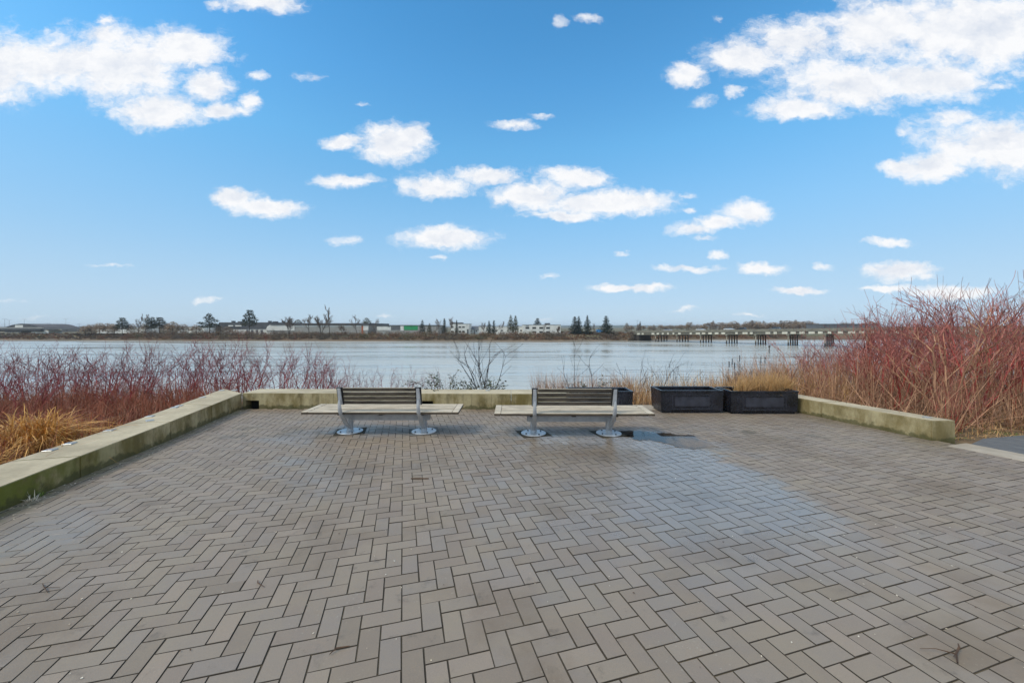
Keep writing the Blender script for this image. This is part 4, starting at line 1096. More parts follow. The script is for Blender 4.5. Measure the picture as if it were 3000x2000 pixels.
PIN = [pine_mesh(330, [(0, 0.45, 0.34, 0.12), (-0.16, 0.58, 0.2, 0.1), (0.15, 0.6, 0.22, 0.11), (0, 0.74, 0.24, 0.12), (0.02, 0.88, 0.15, 0.1)]),
       pine_mesh(331, [(0, 0.4, 0.42, 0.08), (-0.1, 0.53, 0.34, 0.07), (0.08, 0.66, 0.28, 0.07), (-0.04, 0.78, 0.22, 0.07), (0, 0.91, 0.11, 0.08), (0.2, 0.46, 0.24, 0.06)]),
       pine_mesh(332, [(-0.05, 0.5, 0.3, 0.2), (0.16, 0.6, 0.22, 0.16), (-0.14, 0.72, 0.18, 0.14), (0.05, 0.82, 0.2, 0.14)])]
ROUND = pine_mesh(340, [(0, 0.45, 0.36, 0.3), (-0.16, 0.6, 0.22, 0.2), (0.16, 0.62, 0.22, 0.2), (0, 0.78, 0.24, 0.2)], 1500, 0.032)
BARE = [bare_mesh(400 + i, 0.55) for i in range(4)]
BARE_MULTI = [bare_mesh(410 + i, 0.5, 3) for i in range(2)]
BARE_LEAN = bare_mesh(420, 0.45, 1, 0.55)
BARE_LEAN_L = bare_mesh(423, 0.45, 1, -0.6)
BARE_TALL = bare_mesh(421, 0.38, 1, 0.06)
tree('pine_tree', 316, 945, 240, ROUND, 'far_crown', 'small round brownish tree at the left end of the far tree group', 1.5)
tree('pine_tree', 358, 929, 238, PIN[0], 'pine', 'dark rounded pine on the far bank, left of the wind-bent bare tree', 1.0)
tree('bare_tree', 398, 918, 240, BARE_LEAN[1], 'bare_crown', 'wind-bent bare tree leaning right between two pines on the far bank', 1.0, BARE_LEAN[0])
tree('pine_tree', 443, 926, 237, PIN[2], 'pine', 'left half of the dark pine pair on the far bank', 0.9)
tree('pine_tree', 467, 928, 238, PIN[0], 'pine', 'right half of the dark pine pair on the far bank', 1.15)
tree('bare_tree', 506, 940, 236, ROUND, 'far_crown', 'low bushy leafless reddish tree just right of the pine pair', 1.25)
tree('pine_tree', 614, 917, 236, PIN[1], 'pine', 'broad layered dark pine at the left end of the dark-roofed warehouse', 1.05)
tree('pine_tree', 731, 906, 234, PIN[0], 'pine', 'tall dark pine standing before the dark warehouse facade', 0.85, base_z=-3.4)
tree('bare_tree', 846, 925, 232, BARE_MULTI[0][1], 'bare_crown', 'forked bare tree in front of the white curved end of the warehouse', 1.0, BARE_MULTI[0][0])
tree('evergreen_tree', 874, 934, 300, ROUND, 'cedar', 'small dark green round tree showing above the long warehouse roof', 0.9)
tree('bare_tree', 905, 920, 231, BARE[0][1], 'bare_crown', 'round-headed bare tree left of the taller bare trees before the long warehouse', 1.0, BARE[0][0])
tree('bare_tree', 940, 921, 231, BARE_MULTI[1][1], 'bare_crown', 'several-stemmed bare tree just left of the tallest bare tree', 1.0, BARE_MULTI[1][0])
tree('bare_tree', 966, 893, 232, BARE_TALL[1], 'bare_crown', 'tallest slender bare tree rising high above the long warehouse', 0.8, BARE_TALL[0])
tree('bare_tree', 1002, 948, 229, BARE[1][1], 'bare_crown', 'short bare tree before the grey wall of the long warehouse', 1.0, BARE[1][0])
tree('bare_tree', 1020, 946, 229, BARE_LEAN_L[1], 'bare_crown', 'low bare tree bent to the left before the grey warehouse wall', 1.0, BARE_LEAN_L[0])
tree('bare_tree', 1046, 922, 231, BARE[2][1], 'bare_crown', 'spreading bare tree near the right end of the long warehouse', 1.0, BARE[2][0])
tree('evergreen_tree', 1074, 929, 270, ROUND, 'cedar', 'olive-green round tree behind the right end of the long warehouse', 0.85)
tree('bare_tree', 1090, 932, 230, BARE_LEAN[1], 'bare_crown', 'bare tree leaning right in the gap between the two warehouses', 0.8, BARE_LEAN[0], rz=0.3)
tree('spruce_tree', 1237, 937, 234, CED[0], 'pine', 'conifer at the right edge of the green warehouse panel', 1.0)
tree('cedar_tree', 1258, 946, 234, CED[1], 'cedar', 'small brownish cedar just right of the conifer by the green panel', 1.1)
tree('bare_tree', 1275, 931, 233, BARE[3][1], 'bare_crown', 'bare tree between the green warehouse and the dark spruce', 1.0, BARE[3][0])
tree('bare_tree', 1318, 928, 240, BARE[0][1], 'bare_crown', 'bare tree rising behind the spruce at the left of the first white office block', 0.9, BARE[0][0], rz=2.0)
tree('spruce_tree', 1302, 930, 232, SPN, 'pine', 'narrow dark spruce at the left corner of the first white office block', 1.0)
tree('spruce_tree', 1338, 935, 231, SPN, 'spruce', 'thin ragged spruce in front of the first white office block', 0.75, rz=1.0)
tree('bare_tree', 1416, 942, 230, BARE[1][1], 'bare_crown', 'bare tree before the low white building, left of the twin small firs', 0.9, BARE[1][0], rz=1.2)
tree('fir_tree', 1433, 937, 231, SP[0], 'spruce', 'left one of the twin small firs before the low white building', 0.95)
tree('fir_tree', 1447, 936, 233, SPN, 'spruce', 'right one of the twin small firs before the low white building', 1.0, rz=2.0)
tree('bare_tree', 1462, 940, 230, BARE_LEAN[1], 'bare_crown', 'bare tree leaning towards the pair of tall cedars', 0.85, BARE_LEAN[0], rz=-0.3)
tree('cedar_tree', 1496, 923, 236, CED[0], 'cedar', 'left one of the pair of dense tall olive cedars', 0.95)
tree('cedar_tree', 1510, 923, 237, CED[1], 'cedar', 'right one of the pair of dense tall olive cedars', 0.9)
tree('spruce_tree', 1574, 931, 300, PIN[0], 'spruce', 'blue-green conifer showing above the roof of the second white office block', 0.75)
tree('bare_tree', 1592, 948, 238, BARE[2][1], 'bare_crown', 'small bare tree before the windows of the second white office block', 0.8, BARE[2][0], rz=1.0)
tree('bare_tree', 1636, 953, 240, BARE_MULTI[0][1], 'bare_crown', 'brownish bare tree at the right corner of the second white office block', 1.0, BARE_MULTI[0][0], rz=1.0)
tree('spruce_tree', 1684, 924, 240, SP[1], 'spruce', 'left spruce of the close double spruce by the parked vehicles', 1.15, base_z=-3.3)
tree('spruce_tree', 1696, 923, 242, SP[2], 'spruce', 'right spruce of the close double spruce by the parked vehicles', 0.9, base_z=-3.3)
tree('spruce_tree', 1721, 920, 241, SP[0], 'spruce', 'slender pointed spruce between the double spruce and the broad one', 0.85, base_z=-3.3)
tree('bare_tree', 1740, 945, 240, BARE[3][1], 'bare_crown', 'small bare tree beside the blue truck', 0.8, BARE[3][0], rz=1.0)
tree('spruce_tree', 1776, 922, 239, SP[1], 'spruce', 'broad symmetrical spruce standing alone at the right of the blue truck', 1.35, base_z=-3.3, rz=1.5)
tree('conifer_tree', 1867, 948, 480, SPN, 'spruce', 'small dark pointed conifer far behind the left end of the bridge', 0.9)
tree('conifer_tree', 1875, 941, 480, CED[0], 'spruce', 'taller dark columnar conifer far behind the left end of the bridge', 0.8)
tree('willow_tree', 2012, 942, 330, BARE[2][1], 'far_crown', 'large fuzzy leafless willow with a dark fork behind the bridge', 1.3, BARE[2][0], rz=0.5)
tree('willow_tree', 2018, 943, 332, ROUND, 'far_crown', 'fuzzy brown crown just behind the large leafless willow', 1.3)
for px, tp, w in ((250, 955, 1.9), (268, 948, 1.5), (291, 944, 1.3), (335, 946, 1.4), (384, 947, 1.4), (425, 945, 1.2), (490, 946, 1.4), (536, 948, 1.6), (575, 950, 1.5), (640, 952, 1.5), (665, 956, 1.8)):
    tree('bushy_tree', px, tp, 239 + (px % 5), ROUND, 'far_crown', 'low bushy brownish tree in the far-bank growth left of the long warehouse', w, group='bushy trees left of the warehouse', rz=px * 0.7)
rg = random.Random(91)
k = 0
for px in list(range(1835, 2000, 16)) + list(range(2045, 2390, 12)) + [2480, 2500, 2530, 2560]:
    tp = rg.uniform(945, 955) if px < 1960 else (rg.uniform(936, 948) if px > 2080 else rg.uniform(945, 953))
    if px > 2470: tp = rg.uniform(938, 946)
    Y = rg.uniform(380, 520)
    tree('distant_tree', px + rg.uniform(-5, 5), tp, Y, rg.choice((ROUND, CED[0], PIN[2], ROUND)), 'far_crown', 'hazy brown leafless tree in the distant row beyond the bridge', rg.uniform(1.6, 2.6), group='distant tree row beyond the bridge', rz=rg.uniform(0, 6.28))
for px in range(255, 1300, 62):
    tree('distant_tree', px + rg.uniform(-20, 20), rg.uniform(953, 958), rg.uniform(420, 600), rg.choice((ROUND, PIN[2])), 'far_crown', 'low hazy tree far behind the warehouses', rg.uniform(1.4, 2.2), group='distant trees behind the warehouses', rz=rg.uniform(0, 6.28))
# scrub along the far shore: one mass
r = np.random.default_rng(15)
P = []
for i in range(2600):
    x = r.uniform(-360, 190)
    s = abs(r.normal(0, 6.0)) + 2.2
    y = shore(x) + s
    if 34 < x < 62 and s < 20: hh = r.uniform(0.3, 0.8)
    else: hh = (0.35 if x < -235 else 1.0) * r.uniform(1.2, 3.2) * (1.0 if x > -150 else 1.3) * (0.8 if x > 80 else 1) * (0.6 if s < 4.5 else 1)
    w = hh * r.uniform(0.7, 1.3); z = bank(x, y)
    m_ = 60
    d = r.normal(0, 1, (m_, 3)); d /= np.linalg.norm(d, axis=1, keepdims=True); d[:, 2] = np.abs(d[:, 2])
    P.append(d * r.uniform(0.3, 1, (m_, 1)) ** 0.5 * np.array([[w, w, hh]]) + np.array([[x, y, z - 0.1]]))
for i in range(520):      # brush on the slope of the bridge approach
    s_ = -r.uniform(38, 100); w_ = -r.uniform(0.0, 9)
    x = 95.8 + 0.611 * s_ + 0.792 * w_; y = 195 - 0.792 * s_ + 0.611 * w_
    hh = r.uniform(0.9, 2.0); w = hh * r.uniform(0.9, 1.5)
    z = max(bank(x, y), -2.2 + w_ / 9.0 * 6.1)
    if z < -6.3: continue
    m_ = 60
    d = r.normal(0, 1, (m_, 3)); d /= np.linalg.norm(d, axis=1, keepdims=True); d[:, 2] = np.abs(d[:, 2])
    P.append(d * r.uniform(0.3, 1, (m_, 1)) ** 0.5 * np.array([[w, w, hh]]) + np.array([[x, y, z - 0.2]]))
tag(link('shore_scrub', np_mesh('shore_scrub', *faces_at(np.concatenate(P), 0.25, r)), 'scrub'), 'grey-brown leafless scrub covering the far river bank', 'scrub', kind='stuff')

# ------------------------------------------------------------------ far bank: buildings
def bpart(rt, name, material, x0, x1, y0, y1, z0, z1, parent=None, bevel=0.0):
    o = MB().box(x0, x1, y0, y1, z0, z1).build(name, material, parent or rt, bevel=bevel)
    return o
def building(name, label, Y):
    return empty(name, (0, Y, 0), 0, label, 'building')
def win(rt, px0, px1, py0, py1, Y, material='window_dark'):
    """a window set into the front wall: glass with a thin frame and sill"""
    x0, x1, z0, z1 = fx(px0, Y), fx(px1, Y), fz(py1, Y), fz(py0, Y)
    w = bpart(rt, 'window', material, x0, x1, -0.06, 0.10, z0, z1)
    bpart(rt, 'sill', 'white_wall', x0 - 0.1, x1 + 0.1, -0.14, -0.002, z0 - 0.14, z0 - 0.002, w)
    n = max(1, int((x1 - x0) / 1.3))
    for i in range(1, n):
        xm = x0 + (x1 - x0) * i / n
        bpart(rt, 'mullion', 'white_wall', xm - 0.05, xm + 0.05, -0.09, -0.062, z0, z1, w)
GZ = -3.6
# second white office block (the right one)
Y = 255
b = building('office_block', 'two-storey white office block with dark windows left of the big spruces', Y)
bpart(b, 'wall', 'white_wall', fx(1532, Y), fx(1643, Y), 0, 18, GZ, fz(951.5, Y))
bpart(b, 'parapet', 'roof_grey', fx(1531.5, Y), fx(1643.5, Y), -0.15, 18.2, fz(951.5, Y), fz(950.8, Y))
bpart(b, 'roof_unit', 'roof_grey', fx(1599, Y), fx(1614, Y), 5, 9, fz(950.8, Y), fz(946, Y))
for p in (1539.5, 1559.5, 1580, 1600): win(b, p, p + 11, 957.8, 963, Y)
for p in (1559.5, 1580, 1600): win(b, p, p + 11, 970, 975, Y)
# building number on the facade: dark raised figures
fc = bpy.data.curves.new('number', 'FONT'); fc.body = '4280'; fc.size = 1.05; fc.extrude = 0.04; fc.align_x = 'LEFT'
fo_ = bpy.data.objects.new('number', fc); COL.objects.link(fo_); fo_.parent = b
me_n = bpy.data.meshes.new_from_object(fo_.evaluated_get(bpy.context.evaluated_depsgraph_get())); bpy.data.objects.remove(fo_)
fo_ = link('number', me_n, None, b); me_n.materials.clear(); me_n.materials.append(MATS['window_dark'])
fo_.location = (fx(1540, Y), -0.08, fz(956.2, Y)); fo_.rotation_euler = (R(90), 0, 0); fc.materials.append(MATS['window_dark'])
# first white office block
Y = 250
b = building('office_block', 'two-storey white office block with a dark rooftop, half hidden by a thin spruce', Y)
bpart(b, 'wall', 'white_wall', fx(1319, Y), fx(1374, Y), 0, 16, GZ, fz(948.5, Y))
bpart(b, 'parapet', 'roof_grey', fx(1318.5, Y), fx(1374.5, Y), -0.12, 16.2, fz(948.5, Y), fz(948, Y))
bpart(b, 'rooftop_storey', 'dark_cladding', fx(1319, Y), fx(1353, Y), 3, 9, fz(948, Y), fz(944.5, Y))
bpart(b, 'door', 'dark_cladding', fx(1368, Y), fx(1373, Y), -0.05, 0.1, GZ, fz(964, Y))
for p in (1321, 1343.5, 1354): win(b, p, p + 7.5, 956, 960, Y)
for p in (1321, 1333, 1343.5, 1354): win(b, p, p + 7.5, 968.5, 973.5, Y)
bpart(b, 'window', 'window_dark', fx(1366, Y), fx(1370, Y), -0.05, 0.05, fz(953, Y), fz(952, Y))
# low buildings between the two offices
Y = 262
b = building('low_building', 'low white building with a sloping grey roof right of the first office block', Y)
bpart(b, 'wall', 'white_wall', fx(1374, Y), fx(1402, Y), 0, 14, GZ, fz(964.5, Y))
MB().raw([(fx(1375, Y), -0.6, fz(964.5, Y)), (fx(1402, Y), -0.6, fz(964.5, Y)), (fx(1402, Y), 8, fz(955, Y)), (fx(1375, Y), 8, fz(955, Y)), (fx(1375, Y), 14, fz(964.5, Y)), (fx(1402, Y), 14, fz(964.5, Y))], [(0, 1, 2, 3), (3, 2, 5, 4), (0, 3, 4), (1, 5, 2)]).build('roof', 'roof_grey', b)
bpart(b, 'door', 'dark_cladding', fx(1389, Y), fx(1391, Y), -0.05, 0.1, GZ, fz(966, Y))
for p in (1378, 1394): win(b, p, p + 4, 968, 971, Y)
b = building('low_building', 'long plain white single-storey building between the two office blocks', Y)
bpart(b, 'wall', 'white_wall', fx(1402.4, Y), fx(1531, Y), 0, 14, GZ, fz(955.8, Y))
bpart(b, 'roof_edge', 'roof_grey', fx(1402.2, Y), fx(1531.3, Y), -0.2, 14.2, fz(955.8, Y), fz(955, Y))
for p in (1452, 1468, 1524): win(b, p, p + 5, 966, 970, Y)
# warehouse with green panel
Y = 248
b = building('warehouse', 'flat-roofed grey warehouse with a bright green wall panel', Y)
bpart(b, 'wall', 'grey_wall', fx(1103, Y), fx(1284, Y), 0, 25, GZ, fz(953.5, Y))
bpart(b, 'roof_edge', 'dark_cladding', fx(1102.5, Y), fx(1285, Y), -0.3, 25.3, fz(953.5, Y), fz(952, Y))
bpart(b, 'green_panel', 'green_panel', fx(1184, Y), fx(1224, Y), -0.12, 0.1, fz(966.5, Y), fz(954.5, Y))
bpart(b, 'dark_panel', 'roof_grey', fx(1146, Y), fx(1172, Y), -0.12, 0.1, fz(966, Y), fz(955, Y))
bpart(b, 'pale_panel', 'white_wall', fx(1173.5, Y), fx(1182.5, Y), -0.12, 0.1, fz(968, Y), fz(954.5, Y))
bpart(b, 'pale_panel', 'white_wall', fx(1105, Y), fx(1145, Y), -0.1, 0.1, fz(967, Y), fz(957, Y))
for p in (1137, 1203): bpart(b, 'lamp_box', 'window_dark', fx(p, Y), fx(p + 4, Y), -0.4, -0.13, fz(957, Y), fz(956, Y))
# long warehouse: dark half and pale half
Y = 246
b = building('warehouse', 'very long low warehouse with dark roof band, dark left half and pale right half', Y)
bpart(b, 'dark_facade', 'dark_cladding', fx(640, Y), fx(792, Y), 0.3, 40, fz(964, Y), fz(944, Y))
bpart(b, 'lower_wall', 'white_wall', fx(646, Y), fx(792, Y), 0.45, 40, GZ, fz(964, Y) - 0.003)
bpart(b, 'pale_facade', 'grey_wall', fx(792.5, Y), fx(1078, Y), 0.2, 40, GZ, fz(951.5, Y))
bpart(b, 'roof_band', 'dark_cladding', fx(792.5, Y), fx(1081, Y), -0.5, 40.5, fz(951.5, Y), fz(946.5, Y))
MB().prism([(fx(778, Y), fz(968, Y)), (fx(863, Y), fz(968, Y)), (fx(863, Y), fz(951.8, Y)), (fx(790, Y), fz(951.8, Y)), (fx(783, Y), fz(956, Y))], -0.1, 0.19).build('white_bay', 'white_wall', b)
o = b.children[-1]; o.rotation_euler = (R(90), 0, 0); o.location = (0, 0.09, 0)
bpart(b, 'white_band', 'white_wall', fx(864, Y), fx(1058, Y), 0.05, 0.3, fz(957, Y), fz(953, Y))
bpart(b, 'white_bay', 'white_wall', fx(1064, Y), fx(1079, Y), 0.02, 0.3, fz(967, Y), fz(952.5, Y))
bpart(b, 'orange_door', 'orange_panel', fx(1059, Y), fx(1064, Y), 0.0, 0.25, GZ, fz(954, Y))
for p0, p1 in ((670, 684), (690, 708)): win(b, p0, p1, 952.5, 955.5, Y + 0.3, 'white_wall')
for p in (800, 834): win(b, p, p + 6, 959, 961.5, Y)
for p in (651, 670, 762, 775, 803): bpart(b, 'roof_vent', 'roof_grey', fx(p, Y), fx(p + (10 if p in (670, 775) else 3), Y), 8, 11, fz(944, Y) if p < 792 else fz(946.5, Y), fz(940.5, Y) if p in (670, 775) else fz(939, Y))
for p in range(720, 765, 14): bpart(b, 'loading_door', 'roof_grey', fx(p, Y), fx(p + 7, Y), 0.35, 0.5, GZ, fz(966, Y))
# pale building glimpsed between trees at the left, and grey block at far right
Y = 300
b = building('low_building', 'pale low building glimpsed behind the bare reddish tree', Y)
bpart(b, 'wall', 'white_wall', fx(520, Y), fx(598, Y), 0, 12, GZ, fz(957, Y))
bpart(b, 'roof_edge', 'roof_grey', fx(519.5, Y), fx(598.5, Y), -0.2, 12.2, fz(957, Y), fz(956.3, Y))
for p in (535, 560, 580): win(b, p, p + 5, 962, 966, Y)
b = building('low_building', 'pale low building glimpsed behind the leftmost pines', Y)
bpart(b, 'wall', 'white_wall', fx(283, Y), fx(425, Y), 0, 12, GZ, fz(959, Y))
bpart(b, 'roof_edge', 'roof_grey', fx(282.5, Y), fx(425.5, Y), -0.2, 12.2, fz(959, Y), fz(958.3, Y))
for p in (300, 340, 372, 402): win(b, p, p + 5, 963, 967, Y)
Y = 330
b = building('grey_building', 'flat grey building beyond the bridge, beside the red thicket', Y)
bpart(b, 'wall', 'roof_grey', fx(2414, Y), fx(2560, Y), 0, 20, GZ, fz(949.5, Y))
bpart(b, 'roof_edge', 'dark_cladding', fx(2413, Y), fx(2561, Y), -0.3, 20.3, fz(949.5, Y), fz(948.5, Y))
bpart(b, 'corner_bay', 'dark_cladding', fx(2414, Y), fx(2421, Y), -0.2, 0.1, GZ, fz(950, Y))
# arched hangars behind the overpass
def hangar(px0, px1, top, base, Y, label):
    b = building('arched_hangar', label, Y)
    n = 18; x0, x1, z0, z1 = fx(px0, Y), fx(px1, Y), fz(base, Y), fz(top, Y)
    prof = [(x0 + (x1 - x0) * i / n, z0 + (z1 - z0) * math.sin(math.pi * i / n) ** 0.75) for i in range(n + 1)]
    vs = [(x, 0, z) for x, z in prof] + [(x, 30, z) for x, z in prof]
    MB().raw(vs, [(i, i + 1, n + 2 + i, n + 1 + i) for i in range(n)]).build('roof', 'hangar_roof', b)
    MB().raw([(x, 0.4, z - 0.05) for x, z in prof] + [(x1, 0.4, GZ), (x0, 0.4, GZ)], [tuple(range(n + 2, -1, -1))]).build('gable_wall', 'dark_cladding', b)
    return b
hangar(12, 118, 948, 962, 330, 'large dark arched-roof hangar behind the overpass at the far left')
hangar(180, 232, 958, 964, 380, 'small dark arched-roof hangar behind the overpass, right of the large one')

# ------------------------------------------------------------------ overpass at the left
Y = 262
ov = empty('overpass', (fx(100, Y), Y, -4), 0, 'grey concrete road overpass with a pier at the far left of the far bank', 'overpass')
def ovp(name, material, px0, px1, py0, py1, y0, y1, par=None):
    o = MB().box(fx(px0, Y), fx(px1, Y), Y + y0, Y + y1, fz(py1, Y), fz(py0, Y)).build(name, material, par or ov)
    if par is None: o.matrix_parent_inverse = ov.matrix_basis.inverted()
    return o
ovp('deck', 'roof_grey', -220, 118, 962, 966.5, 0, 11)
ovp('girder', 'dark_cladding', -220, 118, 966.5, 971, 1.2, 9.8)
ovp('parapet', 'grey_wall', -220, 128, 958.8, 961.9, -0.3, 0.0)
ovp('pier_cap', 'grey_wall', 33, 52, 971, 974, 1.6, 9)
ovp('pier', 'grey_wall', 39, 46, 974, 988, 3, 7)
ovp('abutment', 'white_wall', 80, 132, 967, 977, 2, 10)
ovp('slope_slab', 'white_wall', 27, 98, 971.6, 984, 11.5, 12.5)
ovp('road_slab', 'roof_grey', 128, 330, 961.5, 964.5, 0, 11)
# sign panel standing beyond it
sg = empty('road_sign', (fx(56, 300), 300, -3.5), 0, 'white blank-looking sign panel on posts before the large hangar', 'sign')
for px0 in (48, 64):
    o = MB().cyl((fx(px0, 300), 300), 0.12, -3.5, fz(952, 300), 8).build('post', 'pole_grey', sg); o.matrix_parent_inverse = sg.matrix_basis.inverted()
o = MB().box(fx(45, 300), fx(68, 300), 299.75, 299.87, fz(959.5, 300), fz(952, 300)).build('panel', 'white_wall', sg); o.matrix_parent_inverse = sg.matrix_basis.inverted()
def lamp_post(px, top, Y, label, base=-3.5):
    x = fx(px, Y); h = fz(top, Y) - base
    rt = empty('street_lamp', (x, Y, base), 0, label, 'street lamp', 'street lamps along the far road')
    link('pole', np_mesh('pole', *tubes([(0, 0, 0, 0, 0, h, 0.13, 0.07)], 6)), 'pole_grey', rt)
    link('arm', np_mesh('arm', *tubes([(-1.4, 0, h - 0.05, 0, 0, h - 0.25, 0.05, 0.06), (1.4, 0, h - 0.05, 0, 0, h - 0.25, 0.05, 0.06)], 5)), 'pole_grey', rt)
    MB().box(-1.9, -1.3, -0.15, 0.15, h - 0.12, h + 0.02).build('lamp_head', 'pole_grey', rt)
    MB().box(1.3, 1.9, -0.15, 0.15, h - 0.12, h + 0.02).build('lamp_head', 'pole_grey', rt)
lamp_post(14, 934, 290, 'tallest street lamp, at the far left before the large hangar')
lamp_post(27, 937, 320, 'street lamp just right of the tallest one at the far left')
lamp_post(71, 935, 340, 'street lamp above the right side of the large hangar')
lamp_post(140, 946, 360, 'small street lamp between the two hangars')
lamp_post(193, 933, 380, 'slim tall street lamp above the small hangar')
lamp_post(232, 948, 360, 'street lamp right of the small hangar')
lamp_post(1867, 938, 330, 'slim pole by the left end of the bridge')
ut = empty('utility_pole', (fx(407, 245), 245, -3.5), 0, 'dark utility pole with crossarm between the wind-bent tree and the pine pair', 'utility pole')
h = fz(953, 245) + 3.5
link('pole', np_mesh('pole', *tubes([(0, 0, 0, 0, 0, h, 0.25, 0.2)], 6)), 'bark', ut)
MB().box(-2.2, 2.2, -0.1, 0.1, h - 0.35, h - 0.1).build('crossarm', 'bark', ut)

# ------------------------------------------------------------------ bridge
BD = Vector((0.611, -0.792, 0)); BN = Vector((0.792, 0.611, 0)); B0 = Vector((95.8, 195, 0))
def bpt(s, w, z=0.0): return B0 + BD * s + BN * w + Vector((0, 0, z))
def ptop(s): return 0.02 + 0.0205 * s          # top of the parapet
br = empty('road_bridge', (B0.x, B0.y, WATER), 0, 'low concrete road bridge on rows of dark piles crossing the river at the right', 'bridge')
def slab(name, material, s0, s1, w0, w1, z0, z1, step=None, par=None):
    a = [bpt(s0, w0), bpt(s1, w0), bpt(s1, w1), bpt(s0, w1)]
    zb = [ptop(s) + z0 for s in (s0, s1, s1, s0)]; zt = [ptop(s) + z1 for s in (s0, s1, s1, s0)]
    o = MB().prism([(p.x, p.y) for p in a], zb, zt).build(name, material, br)
    o.matrix_parent_inverse = br.matrix_basis.inverted()
    return o
SPAN = 12.62
S0, S1 = -42.0, 92.0
slab('deck', 'roof_grey', S0 - 60, S1, 0.0, 13.0, -1.15, -0.6)
for s in np.arange(-42, 92, 6.31):
    slab('parapet_panel', 'bridge_concrete', s + 0.03, s + 6.28, -0.28, -0.02, -1.25, 0.0)
    slab('parapet_panel', 'bridge_concrete', s + 0.03, s + 6.28, 13.02, 13.28, -1.25, 0.0)
slab('edge_beam', 'bridge_concrete', S0, S1, 0.25, 0.9, -2.35, -1.16)
slab('edge_beam', 'bridge_concrete', S0, S1, 12.1, 12.75, -2.35, -1.16)
rg = random.Random(8)
for s in np.arange(-40, 90, 3.155):
    if rg.random() < 0.9: slab('corbel', 'bridge_pale', s, s + rg.uniform(0.9, 2.2), -0.12, 0.24, -2.25, -1.27)
for k in range(-3, 8):
    s = k * SPAN
    if k < -2: continue
    slab('pier_cap', 'bridge_concrete', s - 0.5, s + 0.5, -0.1, 12.9, -2.95, -2.36)
    for j in range(5):
        p = bpt(s, 0.6 + j * 2.9)
        o = MB().cyl((p.x, p.y), 0.26, WATER - 2, ptop(s) - 2.96, 10).build('pile', 'pile_sunlit' if j == 0 else 'pile_dark', br, smooth=True)  # outer pile of each row paler: the light on it is painted in
        o.matrix_parent_inverse = br.matrix_basis.inverted()
        o = MB().cyl((p.x, p.y), 0.29, WATER - 1.5, WATER + 1.5, 10).build('pile_collar', 'pile_dark', br, smooth=True)
        o.matrix_parent_inverse = br.matrix_basis.inverted()
slab('abutment', 'pile_dark', -41.5, -36.0, 0.4, 12.6, -6.0, -2.36)
# approach embankment on the far bank
emb = MB()
prof = [(-9, -6.5), (0, -0.4), (13, -0.4), (22, -6.5)]
ring = []
for s in (-39.0, -60, -100, -170, -260):
    ring.append([tuple(bpt(s, w) + Vector((0, 0, (ptop(max(s, -60)) - 1.0) + zz + (0 if s > -200 else -1.5)))) for w, zz in prof])
vs = [p for r_ in ring for p in r_]; fs = []
for i in range(len(ring) - 1):
    for j in range(3): fs.append((4 * i + j, 4 * i + j + 1, 4 * i + 5 + j, 4 * i + 4 + j))
fs.append((0, 1, 2, 3))
tag(emb.raw(vs, fs).build('embankment', 'ground'), kind='structure')

# ------------------------------------------------------------------ vehicles
def car_proto():
    rt = bpy.data.objects.new('car', None)
    body = [(-2.2, 0.35), (-2.25, 0.7), (-2.1, 0.95), (-1.0, 1.0), (1.15, 0.98), (2.05, 0.82), (2.25, 0.6), (2.2, 0.35)]
    cab = [(-1.95, 0.96), (-1.55, 1.38), (-0.6, 1.47), (0.25, 1.42), (1.1, 0.98)]
    def ext(prof, w, name, material, taper=1.0):
        n = len(prof); vs = [(x, -w * (taper if z > 1.1 else 1), z) for x, z in prof] + [(x, w * (taper if z > 1.1 else 1), z) for x, z in prof]
        return MB().raw(vs, [tuple(range(n)), tuple(range(2 * n - 1, n - 1, -1))] + [(i, n + i, n + (i + 1) % n, (i + 1) % n) for i in range(n)]).build(name, material, None)
    ps = [ext(body, 0.88, 'body', 'car_white'), ext(cab, 0.80, 'cabin_glass', 'glass_dark', 0.86)]
    rf = MB().box(-1.5, 0.2, -0.66, 0.66, 1.44, 1.50).build('roof', 'car_white', None, bevel=0.02); ps.append(rf)
    for x in (-1.35, 1.35):
        for y in (-0.86, 0.86):
            w = MB().cyl((0, 0), 0.33, -0.11, 0.11, 14).build('wheel', 'tyre', None); w.rotation_euler = (R(90), 0, 0); w.location = (x, y, 0.33); ps.append(w)
    for y in (-0.6, 0.6): ps.append(MB().box(2.16, 2.26, y - 0.18, y + 0.18, 0.6, 0.74).build('headlight', 'white_wall', None))
    return ps
CAR = car_proto()
PAINTED = {}
def car(loc, rz, paint, label, group):
    rt = empty('car', loc, rz, label, 'car', group)
    for p in CAR:
        o = p.copy(); COL.objects.link(o); o.parent = rt
        if p.name.split('.')[0] in ('body', 'roof'):
            key = (p.data.name, paint)
            if key not in PAINTED:
                me = p.data.copy(); me.materials.clear(); me.materials.append(MATS[paint]); PAINTED[key] = me
            o.data = PAINTED[key]
    return rt
def bridge_car(px, w, paint, label, flip=False):
    k_ = (px - 1500) / F
    s = (k_ * (B0.y + BN.y * w) - (B0.x + BN.x * w)) / (BD.x - k_ * BD.y)
    p = bpt(s, w, ptop(s) - 0.58)
    car(p, math.atan2(BD.y, BD.x) + (math.pi if flip else 0), paint, label, 'cars on the bridge')
bridge_car(1957, 3.0, 'car_silver', 'silver car at the left end of the bridge')
bridge_car(2053, 3.0, 'car_white', 'white car on the bridge above the fourth row of piles')
bridge_car(2136, 3.0, 'car_white', 'white car on the bridge, the second white one from the left')
bridge_car(2172, 9.0, 'car_dark', 'dark car low behind the parapet in the middle of the bridge', True)
bridge_car(2271, 9.0, 'car_grey', 'grey car on the bridge, the rightmost one', True)
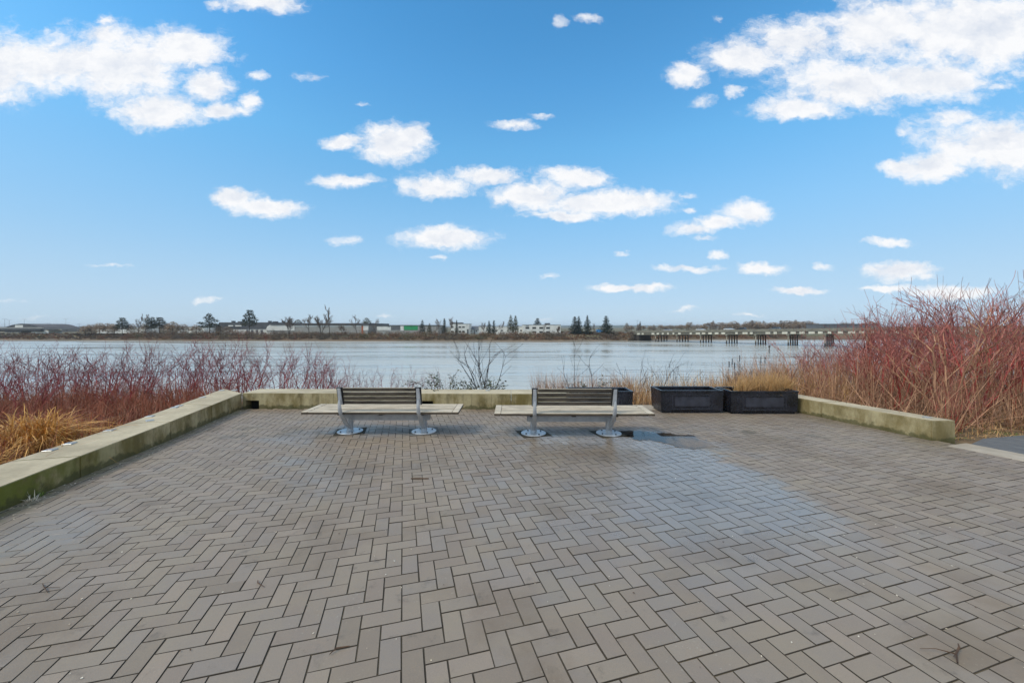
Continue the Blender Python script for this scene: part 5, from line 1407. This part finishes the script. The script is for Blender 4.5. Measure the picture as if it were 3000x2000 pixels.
for px, Y, paint, rz, lab in ((1660, 250, 'car_white', 0.1, 'white car parked right of the second office block'), (1676, 252, 'car_dark', 0.0, 'dark car parked behind the double spruce'), (1727, 250, 'car_dark', 0.0, 'dark car parked under the slender spruce'), (1759, 248, 'car_white', 0.1, 'white car parked in front of the blue truck'), (1795, 250, 'car_dark', 0.05, 'dark car parked right of the broad spruce'), (1692, 254, 'car_silver', 0.0, 'silver car parked between the double spruce and the slender spruce')):
    car((fx(px, Y), Y, bank(fx(px, Y), Y)), rz, paint, lab, 'vehicles parked on the far bank')
Y = 253; x = fx(1754, Y); z = bank(x, Y)
tk = empty('box_truck', (x, Y, z), 0, 'blue box truck parked between the slender and the broad spruce', 'truck', 'vehicles parked on the far bank')
MB().box(-1.4, 1.2, -1.1, 1.1, 0.9, 3.0).build('cargo_box', 'truck_blue', tk, bevel=0.05)
MB().box(1.25, 2.9, -1.05, 1.05, 0.5, 2.3).build('cab', 'truck_blue', tk, bevel=0.12)
MB().box(1.9, 2.94, -0.95, 0.95, 1.4, 2.1).build('windscreen', 'glass_dark', tk)
MB().box(-1.4, 2.8, -0.9, 0.9, 0.45, 0.85).build('chassis', 'tyre', tk)
for xx in (-0.8, 2.1):
    for yy in (-0.95, 0.95):
        w = MB().cyl((0, 0), 0.42, -0.14, 0.14, 14).build('wheel', 'tyre', tk); w.rotation_euler = (R(90), 0, 0); w.location = (xx, yy, 0.42)
for p in CAR: bpy.data.objects.remove(p)
# navigation marker standing in the water near the bridge
mk = empty('channel_marker', (fx(2253, 120), 120, WATER), 0, 'slim dark marker pole standing in the water before the bridge', 'marker')
link('pole', np_mesh('pole', *tubes([(0, 0, -2, 0.1, 0, fz(1012, 120) - WATER, 0.16, 0.12)], 8)), 'pile_dark', mk)
MB().box(-0.2, 0.4, -0.06, 0.06, fz(1018, 120) - WATER, fz(1012, 120) - WATER).build('marker_board', 'pile_dark', mk)

# ------------------------------------------------------------------ damp air
hz_ = MB().box(-6200, 6200, -120, 9200, -9.9, 24).build('haze', 'white_wall')
hz_.data.materials.clear()
hm = bpy.data.materials.new('haze'); hm.use_nodes = True
ht = NT(hm.node_tree); ht.n.clear()
pv = ht.node('ShaderNodeVolumePrincipled')
pv.inputs['Color'].default_value = (0.90, 0.93, 0.97, 1)
pv.inputs['Density'].default_value = 0.00016
pv.inputs['Anisotropy'].default_value = 0.2
ho = ht.node('ShaderNodeOutputMaterial'); ht.l.new(pv.outputs[0], ho.inputs['Volume'])
hz_.data.materials.append(hm)
tag(hz_, kind='stuff')
